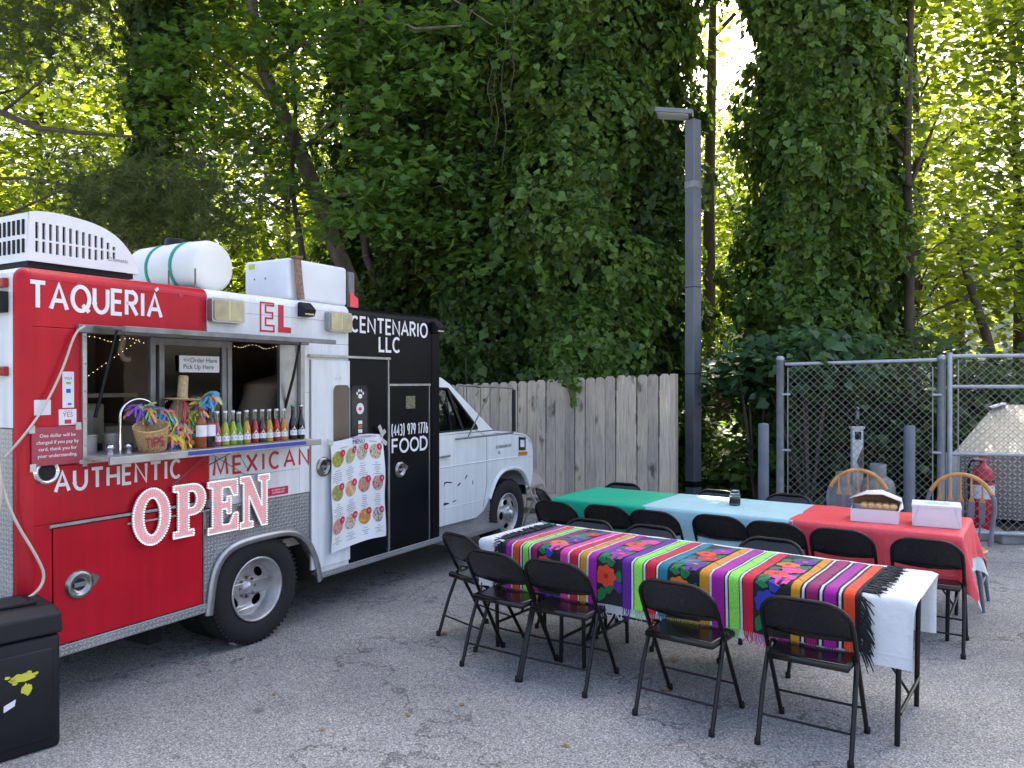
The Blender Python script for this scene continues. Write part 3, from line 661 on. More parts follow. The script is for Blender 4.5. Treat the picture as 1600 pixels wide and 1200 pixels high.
for x, y in ((-.31, .26), (-.335, .50)): MB().bar((x, y, 2.42), (x, y, 2.56), .008).build('tank_rod', 'hub_rust', tk)
# exhaust cowl box with rusty pipe
vb = MB(); vb.box(.50, 1.15, .23, .72, 2.425, 2.745, .03); vbo = vb.build('vent_cowl', 'ac_white', T)
MB().box(.494, .499, .60, .66, 2.68, 2.72).build('warning_sticker', 'yellow_paint', vbo)
for y in (.72, .60, .48): MB().lathe([(.001, .003), (.006, .002), (.007, 0)], 8, Matrix.Translation((.4985, y, 2.60)) @ Matrix.Rotation(R_(-90), 4, 'Y')).build('rivet', 'ink', vbo)
rp = MB().tube([(.585, .19, 2.43), (.56, .185, 2.56), (.535, .18, 2.735)], .030, 14).build('exhaust_pipe', 'rust_pipe', T)
MB().lathe([(.03, 0), (.045, .002), (.045, .02), (.03, .022)], 14, Matrix.Translation((.535, .18, 2.73))).build('pipe_collar', 'hub_rust', rp)
MB().box(1.19, 1.26, .25, .27, 2.425, 2.72, .003).build('deflector', 'pole_grey', T)
MB().add([(1.19, .235, 2.425), (1.29, .235, 2.425), (1.29, .235, 2.50), (1.19, .235, 2.56), (1.19, .24, 2.425), (1.29, .24, 2.425), (1.29, .24, 2.50), (1.19, .24, 2.56)], [(0, 1, 2, 3), (7, 6, 5, 4), (0, 4, 5, 1), (1, 5, 6, 2), (2, 6, 7, 3), (3, 7, 4, 0)]).build('red_deflector', 'cloth_red', T)
# ---- wheels
def wheel(x, y, dish, name='wheel'):
    r = .372; Mx = Matrix.Translation((x, y, r)) @ Matrix.Rotation(R_(90), 4, 'X')      # local +Z points out of the side
    tprof = [(.215, -.22), (.30, -.225), (.345, -.215), (.368, -.19), (.372, -.15), (.366, -.148), (.366, -.140), (.372, -.138), (.373, -.115), (.367, -.113), (.367, -.105), (.373, -.103), (.372, -.07), (.366, -.068), (.366, -.06), (.371, -.058), (.366, -.03), (.348, -.010), (.31, .0), (.27, -.002), (.245, -.010), (.228, -.018), (.215, -.03)]
    wh = MB().lathe(tprof, 56, Mx).build(name, 'rubber', T)
    tb = MB()
    for k in range(64):
        a = 2*math.pi*k/64; M2 = Mx @ Matrix.Rotation(a, 4, 'Z'); q = MB().box(.352, .3725, -.006, .006, -.058, -.018); q.v = [tuple(M2 @ Vector(v)) for v in q.v]; tb.add(q.v, q.f)
    tb.build('tread_blocks', 'rubber', wh)
    dz = -.115 if dish else -.035
    rim = MB().lathe([(.219, -.022), (.222, -.012), (.212, -.008), (.204, -.016), (.200, -.04), (.188, -.055), (.182, dz-.01)], 48, Mx).build('rim', 'rim_steel', wh)
    outer = arc(0, 0, .184, .184, 0, 360, 40)[:-1]; holes = []
    for k in range(4 if dish else 5):
        a = 360*k/(4 if dish else 5)+40; c = (.135*math.cos(R_(a)), .135*math.sin(R_(a)))
        t_ = (-math.sin(R_(a)), math.cos(R_(a))); rr = (math.cos(R_(a)), math.sin(R_(a)))
        holes.append([(c[0]+t_[0]*.044*math.cos(u)+rr[0]*.027*math.sin(u), c[1]+t_[1]*.044*math.cos(u)+rr[1]*.027*math.sin(u)) for u in [2*math.pi*j/14 for j in range(14)]])
    def wf(px, py, pz):
        rr = math.hypot(px, pz); dome = (.03 if dish else .045)*(1-min(1, (rr/.184)**2)); return tuple(Mx @ Vector((px, pz, dz-py+(-dome if dish else dome))))
    MB().plate(outer, holes, 0, .006, wf).build('wheel_disc', 'rim_steel', wh)
    MB().lathe([(.001, dz-.08), (.19, dz-.08)], 24, Mx).build('brake_drum', 'dark_void', wh)
    hz = dz+(-.012 if dish else .05)
    hub = MB().lathe([(.082, hz-.05), (.078, hz-.004), (.045, hz), (.040, hz+.028), (.001, hz+.032)], 24, Mx).build('hub', 'rim_steel', wh)
    nb = MB()
    for k in range(8):
        a = 2*math.pi*k/8; nb.lathe([(.011, hz-.03), (.011, hz+.012), (.001, hz+.016)], 6, Mx @ Matrix.Translation((.066*math.cos(a), .066*math.sin(a), 0)), False)
    nb.build('lug_nuts', 'aluminium' if not dish else 'hub_rust', hub)
wheel(0., .0, True, 'rear_wheel'); wheel(0., .27, True, 'inner_rear_wheel')
wheel(3.52, .06, False, 'front_wheel')
# ---- cab
CI = .05
def lean(x, y, z):      # side glass leans inward above the belt line
    k = max(0, z-1.297)*.20; s = 1 if y < 1 else -1
    return (x, y+s*k, z)
body = [(2.14, .44), (2.86, .43), (2.985, .48), (3.12, .60)]+[(3.15, .62)]+smoothline([(3.16, .63), (3.215, .735), (3.33, .815), (3.52, .845), (3.72, .82), (3.85, .745), (3.925, .63)], 2)+[(3.99, .62), (4.035, .70), (4.045, .80), (4.045, 1.02)]+smoothline([(4.045, 1.02), (4.01, 1.12), (3.93, 1.19), (3.76, 1.235), (3.22, 1.285)], 2)+[(2.14, 1.295)]
cab = MB()
cab.plate(body, (), CI, CI+.03, lean); cabo = cab.build('cab', 'cab_white', T)
upper = [(2.14, 1.297), (3.17, 1.297), (2.52, 1.775), (2.40, 1.835), (2.27, 1.862), (2.14, 1.868)]
wh_ = [(2.155, 1.325), (2.875, 1.325), (2.865, 1.355), (2.47, 1.735), (2.155, 1.745)]
MB().plate(upper, [wh_], CI, CI+.03, lean).build('cab_pillars', 'cab_white', cabo)
MB().plate(wh_, (), CI+.016, CI+.020, lean).build('window_pane', 'window_glass', cabo)
mb = MB()
for a, b in zip(wh_, wh_[1:]+wh_[:1]): mb.bar(lean(a[0], CI, a[1]), lean(b[0], CI, b[1]), .016)
mb.build('window_seal', 'rubber', cabo)
MB().bar(lean(2.475, CI+.005, 1.73), lean(2.62, CI+.005, 1.33), .022).build('quarter_bar', 'black_plastic', cabo)
# far side of the cab and the skins between
CW = 2.05
MB().plate(body, (), CW-.03, CW, lean).plate(upper, [wh_], CW-.03, CW, lean).build('far_side', 'cab_white', cabo)
mb = MB()
def skinl(line, m, name):
    vs = [];
    for x, z in line: a = lean(x, CI, z); b = lean(x, CW, z); vs += [a, (a[0], (a[1]+b[1])/2, a[2]+.02), b]
    k = len(line); MB().add(vs, [(3*i+j, 3*i+j+1, 3*i+4+j, 3*i+3+j) for i in range(k-1) for j in range(2)], True).build(name, m, cabo)
skinl([p for p in body if p[0] > 3.2 and p[1] > .615 and (p[1] > .9 or p[0] > 3.93)]+[(3.17, 1.297)], 'cab_white', 'bonnet')
skinl([(3.17, 1.297), (2.52, 1.775)], 'window_glass', 'windscreen')
skinl([(2.52, 1.775), (2.40, 1.835), (2.27, 1.862), (2.14, 1.868)], 'cab_white', 'cab_roof')
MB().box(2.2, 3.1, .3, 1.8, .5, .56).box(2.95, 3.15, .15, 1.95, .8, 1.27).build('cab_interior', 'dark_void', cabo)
for y in (.35, 1.25): MB().box(2.25, 2.7, y, y+.5, .7, .95, .03).box(2.2, 2.3, y, y+.5, .9, 1.38, .03).build('seat', 'interior_tan', cabo)
mb = MB(); mb.tube([(2.78, .45+.19*math.cos(a)*.0+.19*math.sin(a), 1.26+.19*math.cos(a)) for a in [2*math.pi*k/20 for k in range(20)]], .014, 6, closed=True).build('steering_wheel', 'black_plastic', cabo)
# body crease, arch lip, door lines
def onside(pts, r, name, m, off=-.002, par=None): MB().tube([Vector(lean(x, CI, z))+Vector((0, off, 0)) for x, z in pts], r, 6).build(name, m, par or cabo)
lip = smoothline([(3.10, .585), (3.195, .735), (3.32, .835), (3.52, .868), (3.74, .84), (3.875, .755), (3.955, .62)], 2)
onside(lip, .019, 'arch_lip', 'cab_white', -.004)
onside([(2.15, .99), (2.9, .985), (3.3, .98), (3.8, .965), (4.0, .96)], .010, 'body_crease', 'cab_white', .004)
onside([(2.86, 1.31), (3.05, 1.24), (3.05, .75), (2.98, .52)], .0035, 'door_gap', 'ink_grey', 0)
onside([(3.20, 1.262), (3.55, 1.232), (3.80, 1.205), (3.92, 1.165), (4.0, 1.10)], .0035, 'bonnet_gap', 'ink_grey', 0); onside([(2.155, 1.30), (2.157, .46)], .003, 'door_gap', 'ink_grey', 0); onside([(2.16, .60), (2.9, .59), (3.05, .60)], .006, 'sill_crease', 'cab_white', .003)
dh = MB().box(2.20, 2.36, CI-.03, CI-.008, 1.085, 1.105, .006).build('door_handle', 'chrome', cabo)
MB().plate([(3.70, 1.045), (3.86, 1.035), (3.86, 1.175), (3.70, 1.19)], [[(3.735, 1.075), (3.83, 1.068), (3.83, 1.15), (3.735, 1.16)]], CI-.012, CI+.02, lean).build('vent_trim', 'chrome', cabo)
MB().plate([(3.735, 1.075), (3.83, 1.068), (3.83, 1.15), (3.735, 1.16)], (), CI-.006, CI-.003, lean).build('vent_plate', 'cab_white', cabo)
MB().plate([(3.715, .985), (3.90, .978), (3.90, 1.015), (3.715, 1.022)], (), CI-.012, CI+.01, lean).build('side_marker', 'amber_lens', cabo)
text('ECONOLINE 350', .046, 'ink', cabo, (3.39, CI-.003, 1.095), align='CENTER', name='model_badge', sx=.95)
text('XL', .045, 'ink', cabo, (3.30, CI-.003, 1.035), align='CENTER', name='model_badge')
random.seed(5)
for pts in ([(2.28, .80), (2.285, .845), (2.33, .85), (2.42, .835), (2.41, .825), (2.33, .838), (2.295, .83)], [(2.50, .79), (2.55, .815), (2.575, .812), (2.53, .785)], [(2.64, .85), (2.68, .88), (2.685, .865), (2.65, .84)], [(2.775, .775), (2.785, .82), (2.792, .80), (2.788, .77)], [(2.27, .63), (2.29, .655), (2.36, .645), (2.37, .635), (2.30, .628)], [(2.42, .645), (2.47, .655), (2.50, .65), (2.44, .637)]):
    MB().plate(pts, (), CI-.0015, CI+.001, lean).build('paint_chip', 'ink', cabo)
# running board and front guard
MB().box(2.15, 3.16, -.06, .12, .285, .325, .004).build('running_board', 'diamond_side', T)
MB().box(2.15, 3.16, -.058, .118, .3255, .329).build('board_tread', 'diamond_top', T)
MB().plate([(2.15, .331), (3.17, .331), (3.17, .66), (3.05, .62), (2.15, .50)], (), .085, .095).build('step_guard', 'diamond_side', T)
MB().box(4.03, 4.13, .12, 1.98, .50, .66, .02).build('front_bumper', 'chrome', T)
# west coast mirror
mr = MB(); A = Vector((2.60, .10, 1.765)); B = Vector((3.02, -.28, 1.735)); D_ = Vector((3.02, -.28, 1.285)); E_ = Vector((2.46, .035, 1.245))
mr.tube([A, B], .010).tube([B, D_], .010).tube([D_, E_], .010).tube([A.lerp(B, .62), E_.lerp(D_, .2)], .007)
mro = mr.build('mirror_arm', 'alu_dull', T)
MB().box(2.985, 3.02, -.315, -.285, 1.30, 1.72, .006).build('mirror_head', 'black_plastic', mro)
MB().tube([(3.0, .25, 1.28), (2.96, .25, 2.05)], .004, 5).build('aerial', 'ink', T)
# ---- hose and cable at the rear corner, wall stickers, notices
MB().tube(smooth3([(-1.245, -.03, 2.105), (-1.30, -.03, 2.07), (-1.37, -.035, 1.86), (-1.47, -.035, 1.66), (-1.56, -.03, 1.53), (-1.63, .02, 1.42)], 3), .0065, 8).build('water_hose', 'hose', T)
MB().tube(smooth3([(-1.66, .10, 1.42)]+[(-1.65, .12+.10*math.sin(R_(a)), 1.26+.20*math.cos(R_(a))) for a in range(0, 720, 30)]+[(-1.62, .02, 1.15), (-1.50, -.04, .88), (-1.47, -.05, .78), (-1.52, -.05, .70), (-1.66, -.02, .66)], 3), .0075, 8).build('water_hose', 'hose', T)
MB().tube([(-1.66, .06, 1.30), (-1.65, .05, .9), (-1.66, .06, .44)], .007, 8).build('power_cable', 'hub_rust', T)
pp = MB().box(-1.50, -1.415, -.004, 0, 1.625, 1.705).build('blank_note', 'paper', T)
vs_ = MB().box(-1.352, -1.290, -.0035, 0, 1.66, 1.855).build('card_sticker', 'paper', T)
text('VISA', .022, 'blue_print', vs_, (-1.321, -.0036, 1.812)); MB().box(-1.333, -1.308, -.005, -.0035, 1.787, 1.800).build('card_logo', 'green_print', vs_); MB().box(-1.333, -1.309, -.005, -.0035, 1.74, 1.762).build('card_logo', 'blue_print', vs_); MB().box(-1.325, -1.305, -.005, -.0035, 1.675, 1.685).build('card_logo', 'blue_strip', vs_)
ys = MB().box(-1.372, -1.277, -.0035, 0, 1.567, 1.652).build('yes_sticker', 'paper', T)
text('YES', .036, 'badge_red', ys, (-1.324, -.0036, 1.611)); MB().box(-1.342, -1.306, -.005, -.0035, 1.574, 1.596).build('sticker_print', 'badge_red', ys); text('WE ARE', .012, 'ink_grey', ys, (-1.324, -.0036, 1.638))
MB().box(-.02+.10, .265, -.0035, 0, .955+.045, 1.055).build('delivery_sticker', 'badge_red', T)
text('we deliver with\nDOORDASH', .020, 'letter_white', T, (.172, -.0037, 1.033), name='delivery_text')
nt = thing('payment_notice', 'red taped notice about the one dollar card charge, left of the serving window', 'notice', T.location, T.rotation_euler.z)
MB().box(-1.522, -1.255, -.021, -.0185, 1.36, 1.562).build('sheet', 'notice_red', nt)
text('One dollar will be\ncharged if you pay by\ncard, thank you for\nyour understanding.', .0262, 'letter_white', nt, (-1.388, -.0215, 1.508), ls=1.35)
for x, z in ((-1.525, 1.555), (-1.28, 1.562), (-1.52, 1.355)): MB().box(x-.012, x+.018, -.024, -.0212, z-.022, z+.018).build('tape', 'tape', nt)
# ------------------------------------------------------------------ OPEN sign of lit letters
sg = thing('open_sign', 'lit OPEN sign of four bulb letters mounted low on the truck side', 'sign', T.location, T.rotation_euler.z)
def inside(p, poly):
    c = False; n = len(poly)
    for i in range(n):
        a, b = poly[i], poly[i-1]
        if (a[1] > p[1]) != (b[1] > p[1]) and p[0] < (b[0]-a[0])*(p[1]-a[1])/(b[1]-a[1])+a[0]: c = not c
    return c
OPEN = {'O': ([arc(.5, .5, .5, .5, 0, 360, 28)[:-1]], [arc(.5, .5, .23, .33, 0, 360, 22)[:-1]]),
 'P': ([[(0, 0), (.62, 0), (.62, .12), (.46, .12), (.46, .40), (.6, .40)]+arc(.6, .70, .40, .30, -90, 90, 12)+[(0, 1), (0, .88), (.14, .88), (.14, .12), (0, .12)]], [[(.46, .54), (.58, .54)]+arc(.58, .70, .14, .16, -90, 90, 8)+[(.46, .86)]]),
 'E': ([[(0, 0), (1, 0), (1, .34), (.86, .34), (.72, .14), (.46, .14), (.46, .44), (.62, .44), (.62, .34), (.76, .34), (.76, .68), (.62, .68), (.62, .58), (.46, .58), (.46, .86), (.72, .86), (.84, .68), (.98, .68), (.98, 1), (0, 1), (0, .88), (.14, .88), (.14, .12), (0, .12)]], []),
 'N': ([[(0, 0), (.46, 0), (.46, .12), (.32, .12), (.32, .62), (.80, 0), (1, 0), (1, .88), (1.1, .88), (1.1, 1), (.68, 1), (.68, .88), (.80, .88), (.80, .40), (.36, 1), (0, 1), (0, .88), (.12, .88), (.12, .12), (0, .12)]], [])}
for ch, x0, x1, z0, z1 in (('O', -.968, -.725, .835, 1.17), ('P', -.70, -.47, .845, 1.165), ('E', -.45, -.215, .825, 1.16), ('N', -.195, .055, .82, 1.165)):
    sx = (x1-x0)/(1.1 if ch == 'N' else 1.); tr = lambda lp: [(x0+p[0]*sx, z0+p[1]*(z1-z0)) for p in lp]
    outs = [tr(l) for l in OPEN[ch][0]]; hs = [tr(l) for l in OPEN[ch][1]]
    lo = MB().plate(outs[0], hs, -.040, -.024).build('sign_letter', 'sign_grey', sg); lo['label'] = 'letter %s lined with white and red bulbs' % ch
    wb = MB(); rb = MB(); wpts = []
    for lp in outs+hs:
        acc = 0.
        for a, b in zip(lp, lp[1:]+lp[:1]):
            a, b = Vector(a), Vector(b); L = (b-a).length; s_ = acc
            while s_ < L: wpts.append(a.lerp(b, s_/L)); s_ += .0155
            acc = s_-L
    for p in wpts: wb.lathe([(.0056, -.0005), (.0045, .006), (.0005, .009)], 6, Matrix.Translation((p.x, -.0405, p.y)) @ Matrix.Rotation(R_(90), 4, 'X'))
    gx = int((x1-x0)/.0135)+1
    for i in range(gx):
        for j in range(26):
            p = (x0+i*.0135+.004, z0+.006+j*.0135)
            if inside(p, outs[0]) and not any(inside(p, h) for h in hs) and min((Vector(p)-q).length for q in wpts) > .0125: rb.lathe([(.0052, -.0005), (.004, .005), (.0005, .008)], 5, Matrix.Translation((p[0], -.0405, p[1])) @ Matrix.Rotation(R_(90), 4, 'X'))
    wb.build('white_bulbs', 'led_white', lo)['kind'] = 'stuff'; rb.build('red_bulbs', 'led_red', lo)['kind'] = 'stuff'
MB().box(-.99, .06, -.0235, -.013, .975, .985).build('mounting_strip', 'aluminium', sg)
MB().tube([(-.70, -.03, 1.17), (-.43, -.03, 1.345), (-.15, -.03, 1.18), (.02, -.03, 1.165)], .003, 5).build('hanging_wire', 'alu_dull', sg)
# ------------------------------------------------------------------ menu banner
mn = thing('menu_banner', 'white printed menu sheet with twelve dish pictures taped to the truck door', 'menu', T.location, T.rotation_euler.z)
def mwarp(s, t, off=0.):     # s 0..1 across, t 0..1 down
    x = .655+s*.615+.03*t*s; z = 1.335+.035*s+.02*math.sin(s*math.pi)-t*(.845)+.004*math.sin(9*s+2)
    y = -.042-.010*math.sin(s*7+t*3)-.006*math.sin(t*11+s*4)-.012*t
    return (x, y-off, z)
vs = [mwarp(i/16, j/20) for j in range(21) for i in range(17)]
MB().add(vs, [(j*17+i, j*17+i+1, (j+1)*17+i+1, (j+1)*17+i) for j in range(20) for i in range(16)], True).build('sheet', 'paper', mn, recalc=False)
FOODC = [((.62, .42, .05), (.2, .3, .04)), ((.66, .60, .40), (.4, .45, .12)), ((.28, .20, .12), (.62, .6, .5)), ((.35, .2, .1), (.6, .55, .4)), ((.5, .38, .15), (.2, .25, .05)), ((.66, .48, .3), (.6, .25, .1)), ((.45, .10, .06), (.5, .3, .25)), ((.28, .06, .05), (.6, .45, .4)), ((.58, .16, .12), (.66, .4, .35)), ((.5, .2, .08), (.7, .65, .6)), ((.72, .42, .08), (.5, .15, .05)), ((.15, .1, .08), (.6, .55, .5))]
k = 0
for r in range(3):
    for c in range(4):
        t = NT('dish_%d' % k); v = t.coord((1, 1, 1)); a, b = FOODC[k]
        col = t.ramp(t.noise(v, 38, 4, .6), [(.38, a), (.5, b), (.62, sc3(a, .6))]); t.done(t.bsdf(col, .5))
        s0, t0 = .11+c*.245, .165+r*.305
        p = mwarp(s0, t0, .002); rad = .062
        vs = [mwarp(s0+math.cos(u)*rad/.615, t0+math.sin(u)*rad/.845, .003) for u in [2*math.pi*j/18 for j in range(18)]]
        ds = MB().add(vs, [list(range(18))]).build('dish_picture', 'dish_%d' % k, mn, recalc=False)
        s1, t1 = s0+.075, t0-.045; q = mwarp(s1, t1, .006)
        vs = [mwarp(s1+math.cos(u)*(.031 if j % 2 else .027)/.615, t1+math.sin(u)*(.031 if j % 2 else .027)/.845, .005) for j, u in enumerate([2*math.pi*j/20 for j in range(20)])]
        MB().add(vs, [list(range(20))]).build('number_badge', 'badge_red', ds, recalc=False)
        text(str(k+1), .03, 'letter_white', ds, (q[0], q[1]-.001, q[2]-.010), name='badge_number')
        ln = MB()
        for j in range(7 if r < 2 else 4):
            wd = random.uniform(.05, .15)*(1.15 if j else .8); tt = t0+.105+j*.0175+(0.004 if j else 0)
            if tt > .985: break
            A_ = [mwarp(s0-wd/2, tt, .002), mwarp(s0+wd/2, tt, .002), mwarp(s0+wd/2, tt+.005, .002), mwarp(s0-wd/2, tt+.005, .002)]; ln.add(A_, [(0, 1, 2, 3)])
        ln.build('fine_print', 'ink_grey', mn, recalc=False); k += 1
q = mwarp(.5, .075, .014); text('MENU', .052, 'ink', mn, q, name='menu_heading'); q = mwarp(.55, .022, .014); text('TAQUERIA EL CENTENARIO LLC', .026, 'blue_strip', mn, (q[0], q[1], q[2]-.006), name='menu_heading')
for s_ in (.14, .74):
    MB().add([mwarp(s_, .068, .003), mwarp(s_+.14, .068, .003), mwarp(s_+.14, .072, .003), mwarp(s_, .072, .003)], [(0, 1, 2, 3)]).build('heading_rule', 'ink', mn, recalc=False)
for x, z, a in ((.645, 1.34, 20), (1.27, 1.375, -40), (1.285, 1.30, 30), (1.235, 1.41, 60)):
    q = MB().box(-.035, .035, 0, .002, -.018, .018).build('tape', 'tape', mn, (x, -.050, z)); q.rotation_euler = (0, R_(a), 0)
# ------------------------------------------------------------------ things on the serving counter
TO = Vector((-1.742, 5.3533, 0)); TA = Vector((math.cos(1.0476), math.sin(1.0476), 0)); TN = Vector((math.sin(1.0476), -math.cos(1.0476), 0))
def TW(u, y, z): return TO + TA*u - TN*y + Vector((0, 0, z))
def tru(px, py, d):
    r = F_*FPX + RX*(px-800) - UX*(py-600); o = TO+TN*d; k = (o.x*TN.x+o.y*TN.y)/(r.x*TN.x+r.y*TN.y); P = Vector((0, 0, EYE))+r*k
    return (P-TO).dot(TA), P.z
CZ = 1.3935
def bottle(px, kind, label, d=.10, h=.215, r=.027, full=.70, cap='chrome', lab=True, group='soda bottles on the counter'):
    u, _ = tru(px, 660, d); b = thing('soda_bottle', label, 'bottle', TW(u, -d, CZ), 1.0476, group); k = h/.215
    prof = [(.001, .002), (r*.92, .0), (r, .008), (r, .085*k), (r*.96, .10*k), (r*.72, .125*k), (r*.48, .15*k), (r*.42, .19*k), (r*.45, .205*k), (r*.42, h)]
    fz = h*full; inn = [(p[0]*.9, max(p[1], .004)) for p in prof if p[1] < fz]
    ri = float(np.interp(fz, [p[1] for p in prof[1:]], [p[0] for p in prof[1:]]))
    MB().lathe([p for p in prof if p[1] < fz]+[(ri, fz), (.001, fz)], 18).build('drink', kind, b)
    MB().lathe([(ri, fz+.0005)]+[p for p in prof if p[1] > fz], 18).build('glass', 'clear_glass' if kind != 'soda_dark' else kind, b)
    MB().lathe([(r*.50, h-.008), (r*.56, h-.006), (r*.54, h+.005), (.001, h+.006)], 12).build('cap', cap, b)
    if lab:
        lm = MB(); n = 9
        for z0, z1, w in ((.028*k, .062*k, 1.25), ): 
            vs = [(math.cos(R_(-112+(i/(n-1)-.5)*95*w))*(r+.0012), math.sin(R_(-112+(i/(n-1)-.5)*95*w))*(r+.0012), z) for z in (z0, z1) for i in range(n)]; lm.add(vs, [(i, i+1, n+i+1, n+i) for i in range(n-1)], True)
        lm.add([(math.cos(R_(-112+a))*(r+.0012), math.sin(R_(-112+a))*(r+.0012), z*k) for a, z in ((-28, .062), (28, .062), (10, .078), (0, .092), (-10, .078))], [(0, 1, 2, 3, 4)])
        lo = lm.build('label', 'paper', b, recalc=False)
        MB().add([(math.cos(R_(-112+a))*(r+.002), math.sin(R_(-112+a))*(r+.002), z*k) for a, z in ((-24, .04), (24, .04), (24, .052), (-24, .052))], [(0, 1, 2, 3)]).build('label_print', 'ink', lo, recalc=False)
    return b
SODA = [(338.5, 'soda_pink', 'pink soda bottle, first of the sodas after the sauce bottles'), (351.6, 'soda_lime', 'lime yellow soda bottle beside the pink one'), (363.5, 'soda_lime', 'lime yellow soda bottle beside the short green one'), (373, 'soda_green', 'green soda bottle in the row on the counter'), (385, 'soda_gold', 'golden soda bottle right after the green one'), (398, 'soda_red', 'red soda bottle between the golden and the brown one'), (409.5, 'soda_brown', 'brown soda bottle in the middle of the row'), (420.5, 'soda_gold', 'golden soda bottle right after the brown one'), (431.6, 'soda_red', 'red soda bottle beside the last orange one'), (443, 'soda_orange', 'orange soda bottle, last before the two dark colas')]
for i, (px, kd, lb) in enumerate(SODA): bottle(px, kd, lb, d=.105+.012*math.sin(i*2.1), h=.215 if kd != 'soda_green' else .205, cap='letter_white')
bottle(457.5, 'soda_dark', 'dark cola bottle with a red label near the counter end', d=.10, h=.235, r=.029, full=.85, cap='strap_green')
bottle(470, 'soda_dark', 'dark cola bottle standing last at the counter end', d=.10, h=.235, r=.029, full=.85)
def sauce(px, kd, lb, lm):
    u, _ = tru(px, 660, .13); b = thing('sauce_bottle', lb, 'bottle', TW(u, -.13, CZ), 1.0476)
    MB().lathe([(.001, 0), (.034, 0), (.037, .006), (.037, .15), (.033, .175), (.016, .20), (.013, .235), (.015, .237), (.015, .25), (.001, .252)], 20).build('glass', kd, b)
    n = 9; MB().add([(math.cos(R_(-112+(i/(n-1)-.5)*120))*.0385, math.sin(R_(-112+(i/(n-1)-.5)*120))*.0385, z) for z in (.07, .14) for i in range(n)], [(i, i+1, n+i+1, n+i) for i in range(n-1)], True).build('label', 'paper', b, recalc=False)
    if lm: MB().add([(math.cos(R_(-112+(i/(n-1)-.5)*120))*.0388, math.sin(R_(-112+(i/(n-1)-.5)*120))*.0388, z) for z in (.141, .152) for i in range(n)], [(i, i+1, n+i+1, n+i) for i in range(n-1)], True).build('label_band', lm, b, recalc=False)
sauce(313.5, 'sauce', 'amber sauce bottle with a white label beside the ribbon doll', None); sauce(327, 'soda_dark', 'dark sauce bottle with a red topped white label', 'badge_red')
# tip basket
u, _ = tru(237, 675, .12); tb = thing('tip_basket', 'woven straw tip basket marked TIPS, tilted on the counter', 'basket', TW(u, -.12, CZ+.004), 1.0476)
BM = Matrix.Translation((0, 0, .075)) @ Matrix.Rotation(R_(14), 4, 'X') @ Matrix.Rotation(R_(-14), 4, 'Y')
bb = MB(); pr = [(.001, -.068), (.066, -.068)]
for i in range(9): z = -.062+i*.0155; rr = .07+.022*i/8; pr += [(rr+.003, z), (rr+.003, z+.009), (rr, z+.012)]
bo = bb.lathe(pr+[(.088, .078), (.062, -.055), (.001, -.055)], 32, BM).build('basket_weave', 'wicker', tb)
st = MB()
for k in range(32): a = 2*math.pi*k/32; st.tube([BM @ Vector((math.cos(a)*(.0735+.022*q), math.sin(a)*(.0735+.022*q), -.066+.14*q)) for q in (0, .5, 1)], .0022, 4)
st.build('basket_ribs', 'straw', tb); MB().tube([BM @ Vector((math.cos(a)*.094, math.sin(a)*.094, .076)) for a in [2*math.pi*k/28 for k in range(28)]], .006, 6, closed=True).build('basket_rim', 'wicker', tb)
tx = MB()
for i, ch in enumerate('TIPS'):
    gl = {'T': GL['T'][1], 'I': GL['I'][1], 'P': [[(0, 0), (0, 1), (.6, 1)]+arc(.6, .75, .4, .25, 90, -90, 6)+[(0, .5)]], 'S': [arc(.5, .75, .5, .25, 40, 270, 10)+arc(.5, .25, .5, .25, 90, -140, 10)]}[ch]
    for s_ in gl:
        m2 = MB(); ribbon(m2, [(p[0], p[1]) for p in s_], .22, 0, .05)
        for v in m2.v: pass
        a0 = (-143, -130, -115, -95)[i]
        m2.v = [tuple(BM @ Vector((math.cos(R_(a0+v[0]*15))*(.0935+(.0015 if v[1] < -.01 else 0)), math.sin(R_(a0+v[0]*15))*(.0935+(.0015 if v[1] < -.01 else 0)), -.02+v[2]*.055))) for v in m2.v]
        tx.add(m2.v, m2.f)
tx.build('basket_lettering', 'notice_red', tb)
# ribbon doll with a straw hat
u, _ = tru(280, 640, .05); dl = thing('ribbon_doll', 'straw hat doll with colourful ribbon arms standing on the serving counter', 'decoration', TW(u, -.05, CZ), 1.0476)
MB().tube([(0, .01, 0), (0, .01, .25)], .012, 8).tube([(-.24, .0, .245), (-.10, .0, .225), (0, .01, .235), (.10, 0, .25), (.20, 0, .33)], .008, 6).build('stand', 'rope', dl)
ht = MB().lathe([(.001, .30), (.03, .300), (.075, .292), (.112, .300), (.113, .304), (.075, .299), (.038, .306), (.031, .315), (.029, .44), (.020, .447), (.001, .448)], 26, Matrix.Translation((0, 0, 0)) @ Matrix.Rotation(R_(4), 4, 'Y')).build('hat', 'straw', dl)
hm = MB(); random.seed(9)
for k in range(140):
    a = random.uniform(0, 2*math.pi); r0 = random.uniform(.012, .03); r1 = r0+random.uniform(.005, .026); zz = random.uniform(.13, .18)
    hm.tube([(r0*math.cos(a), r0*math.sin(a), .298), (r1*math.cos(a)*1.1, r1*math.sin(a)*1.1, .23), (r1*math.cos(a+.2), r1*math.sin(a+.2), zz)], .0022, 3, False)
hm.build('straw_hair', 'rope', dl); MB().box(-.006, .010, -.052, -.048, .15, .292).build('red_band', 'badge_red', dl)
cols = ['rib_purple', 'rib_blue', 'rib_green', 'rib_yellow', 'rib_orange', 'rib_pink', 'rib_teal']; rbm = {c: MB() for c in cols}
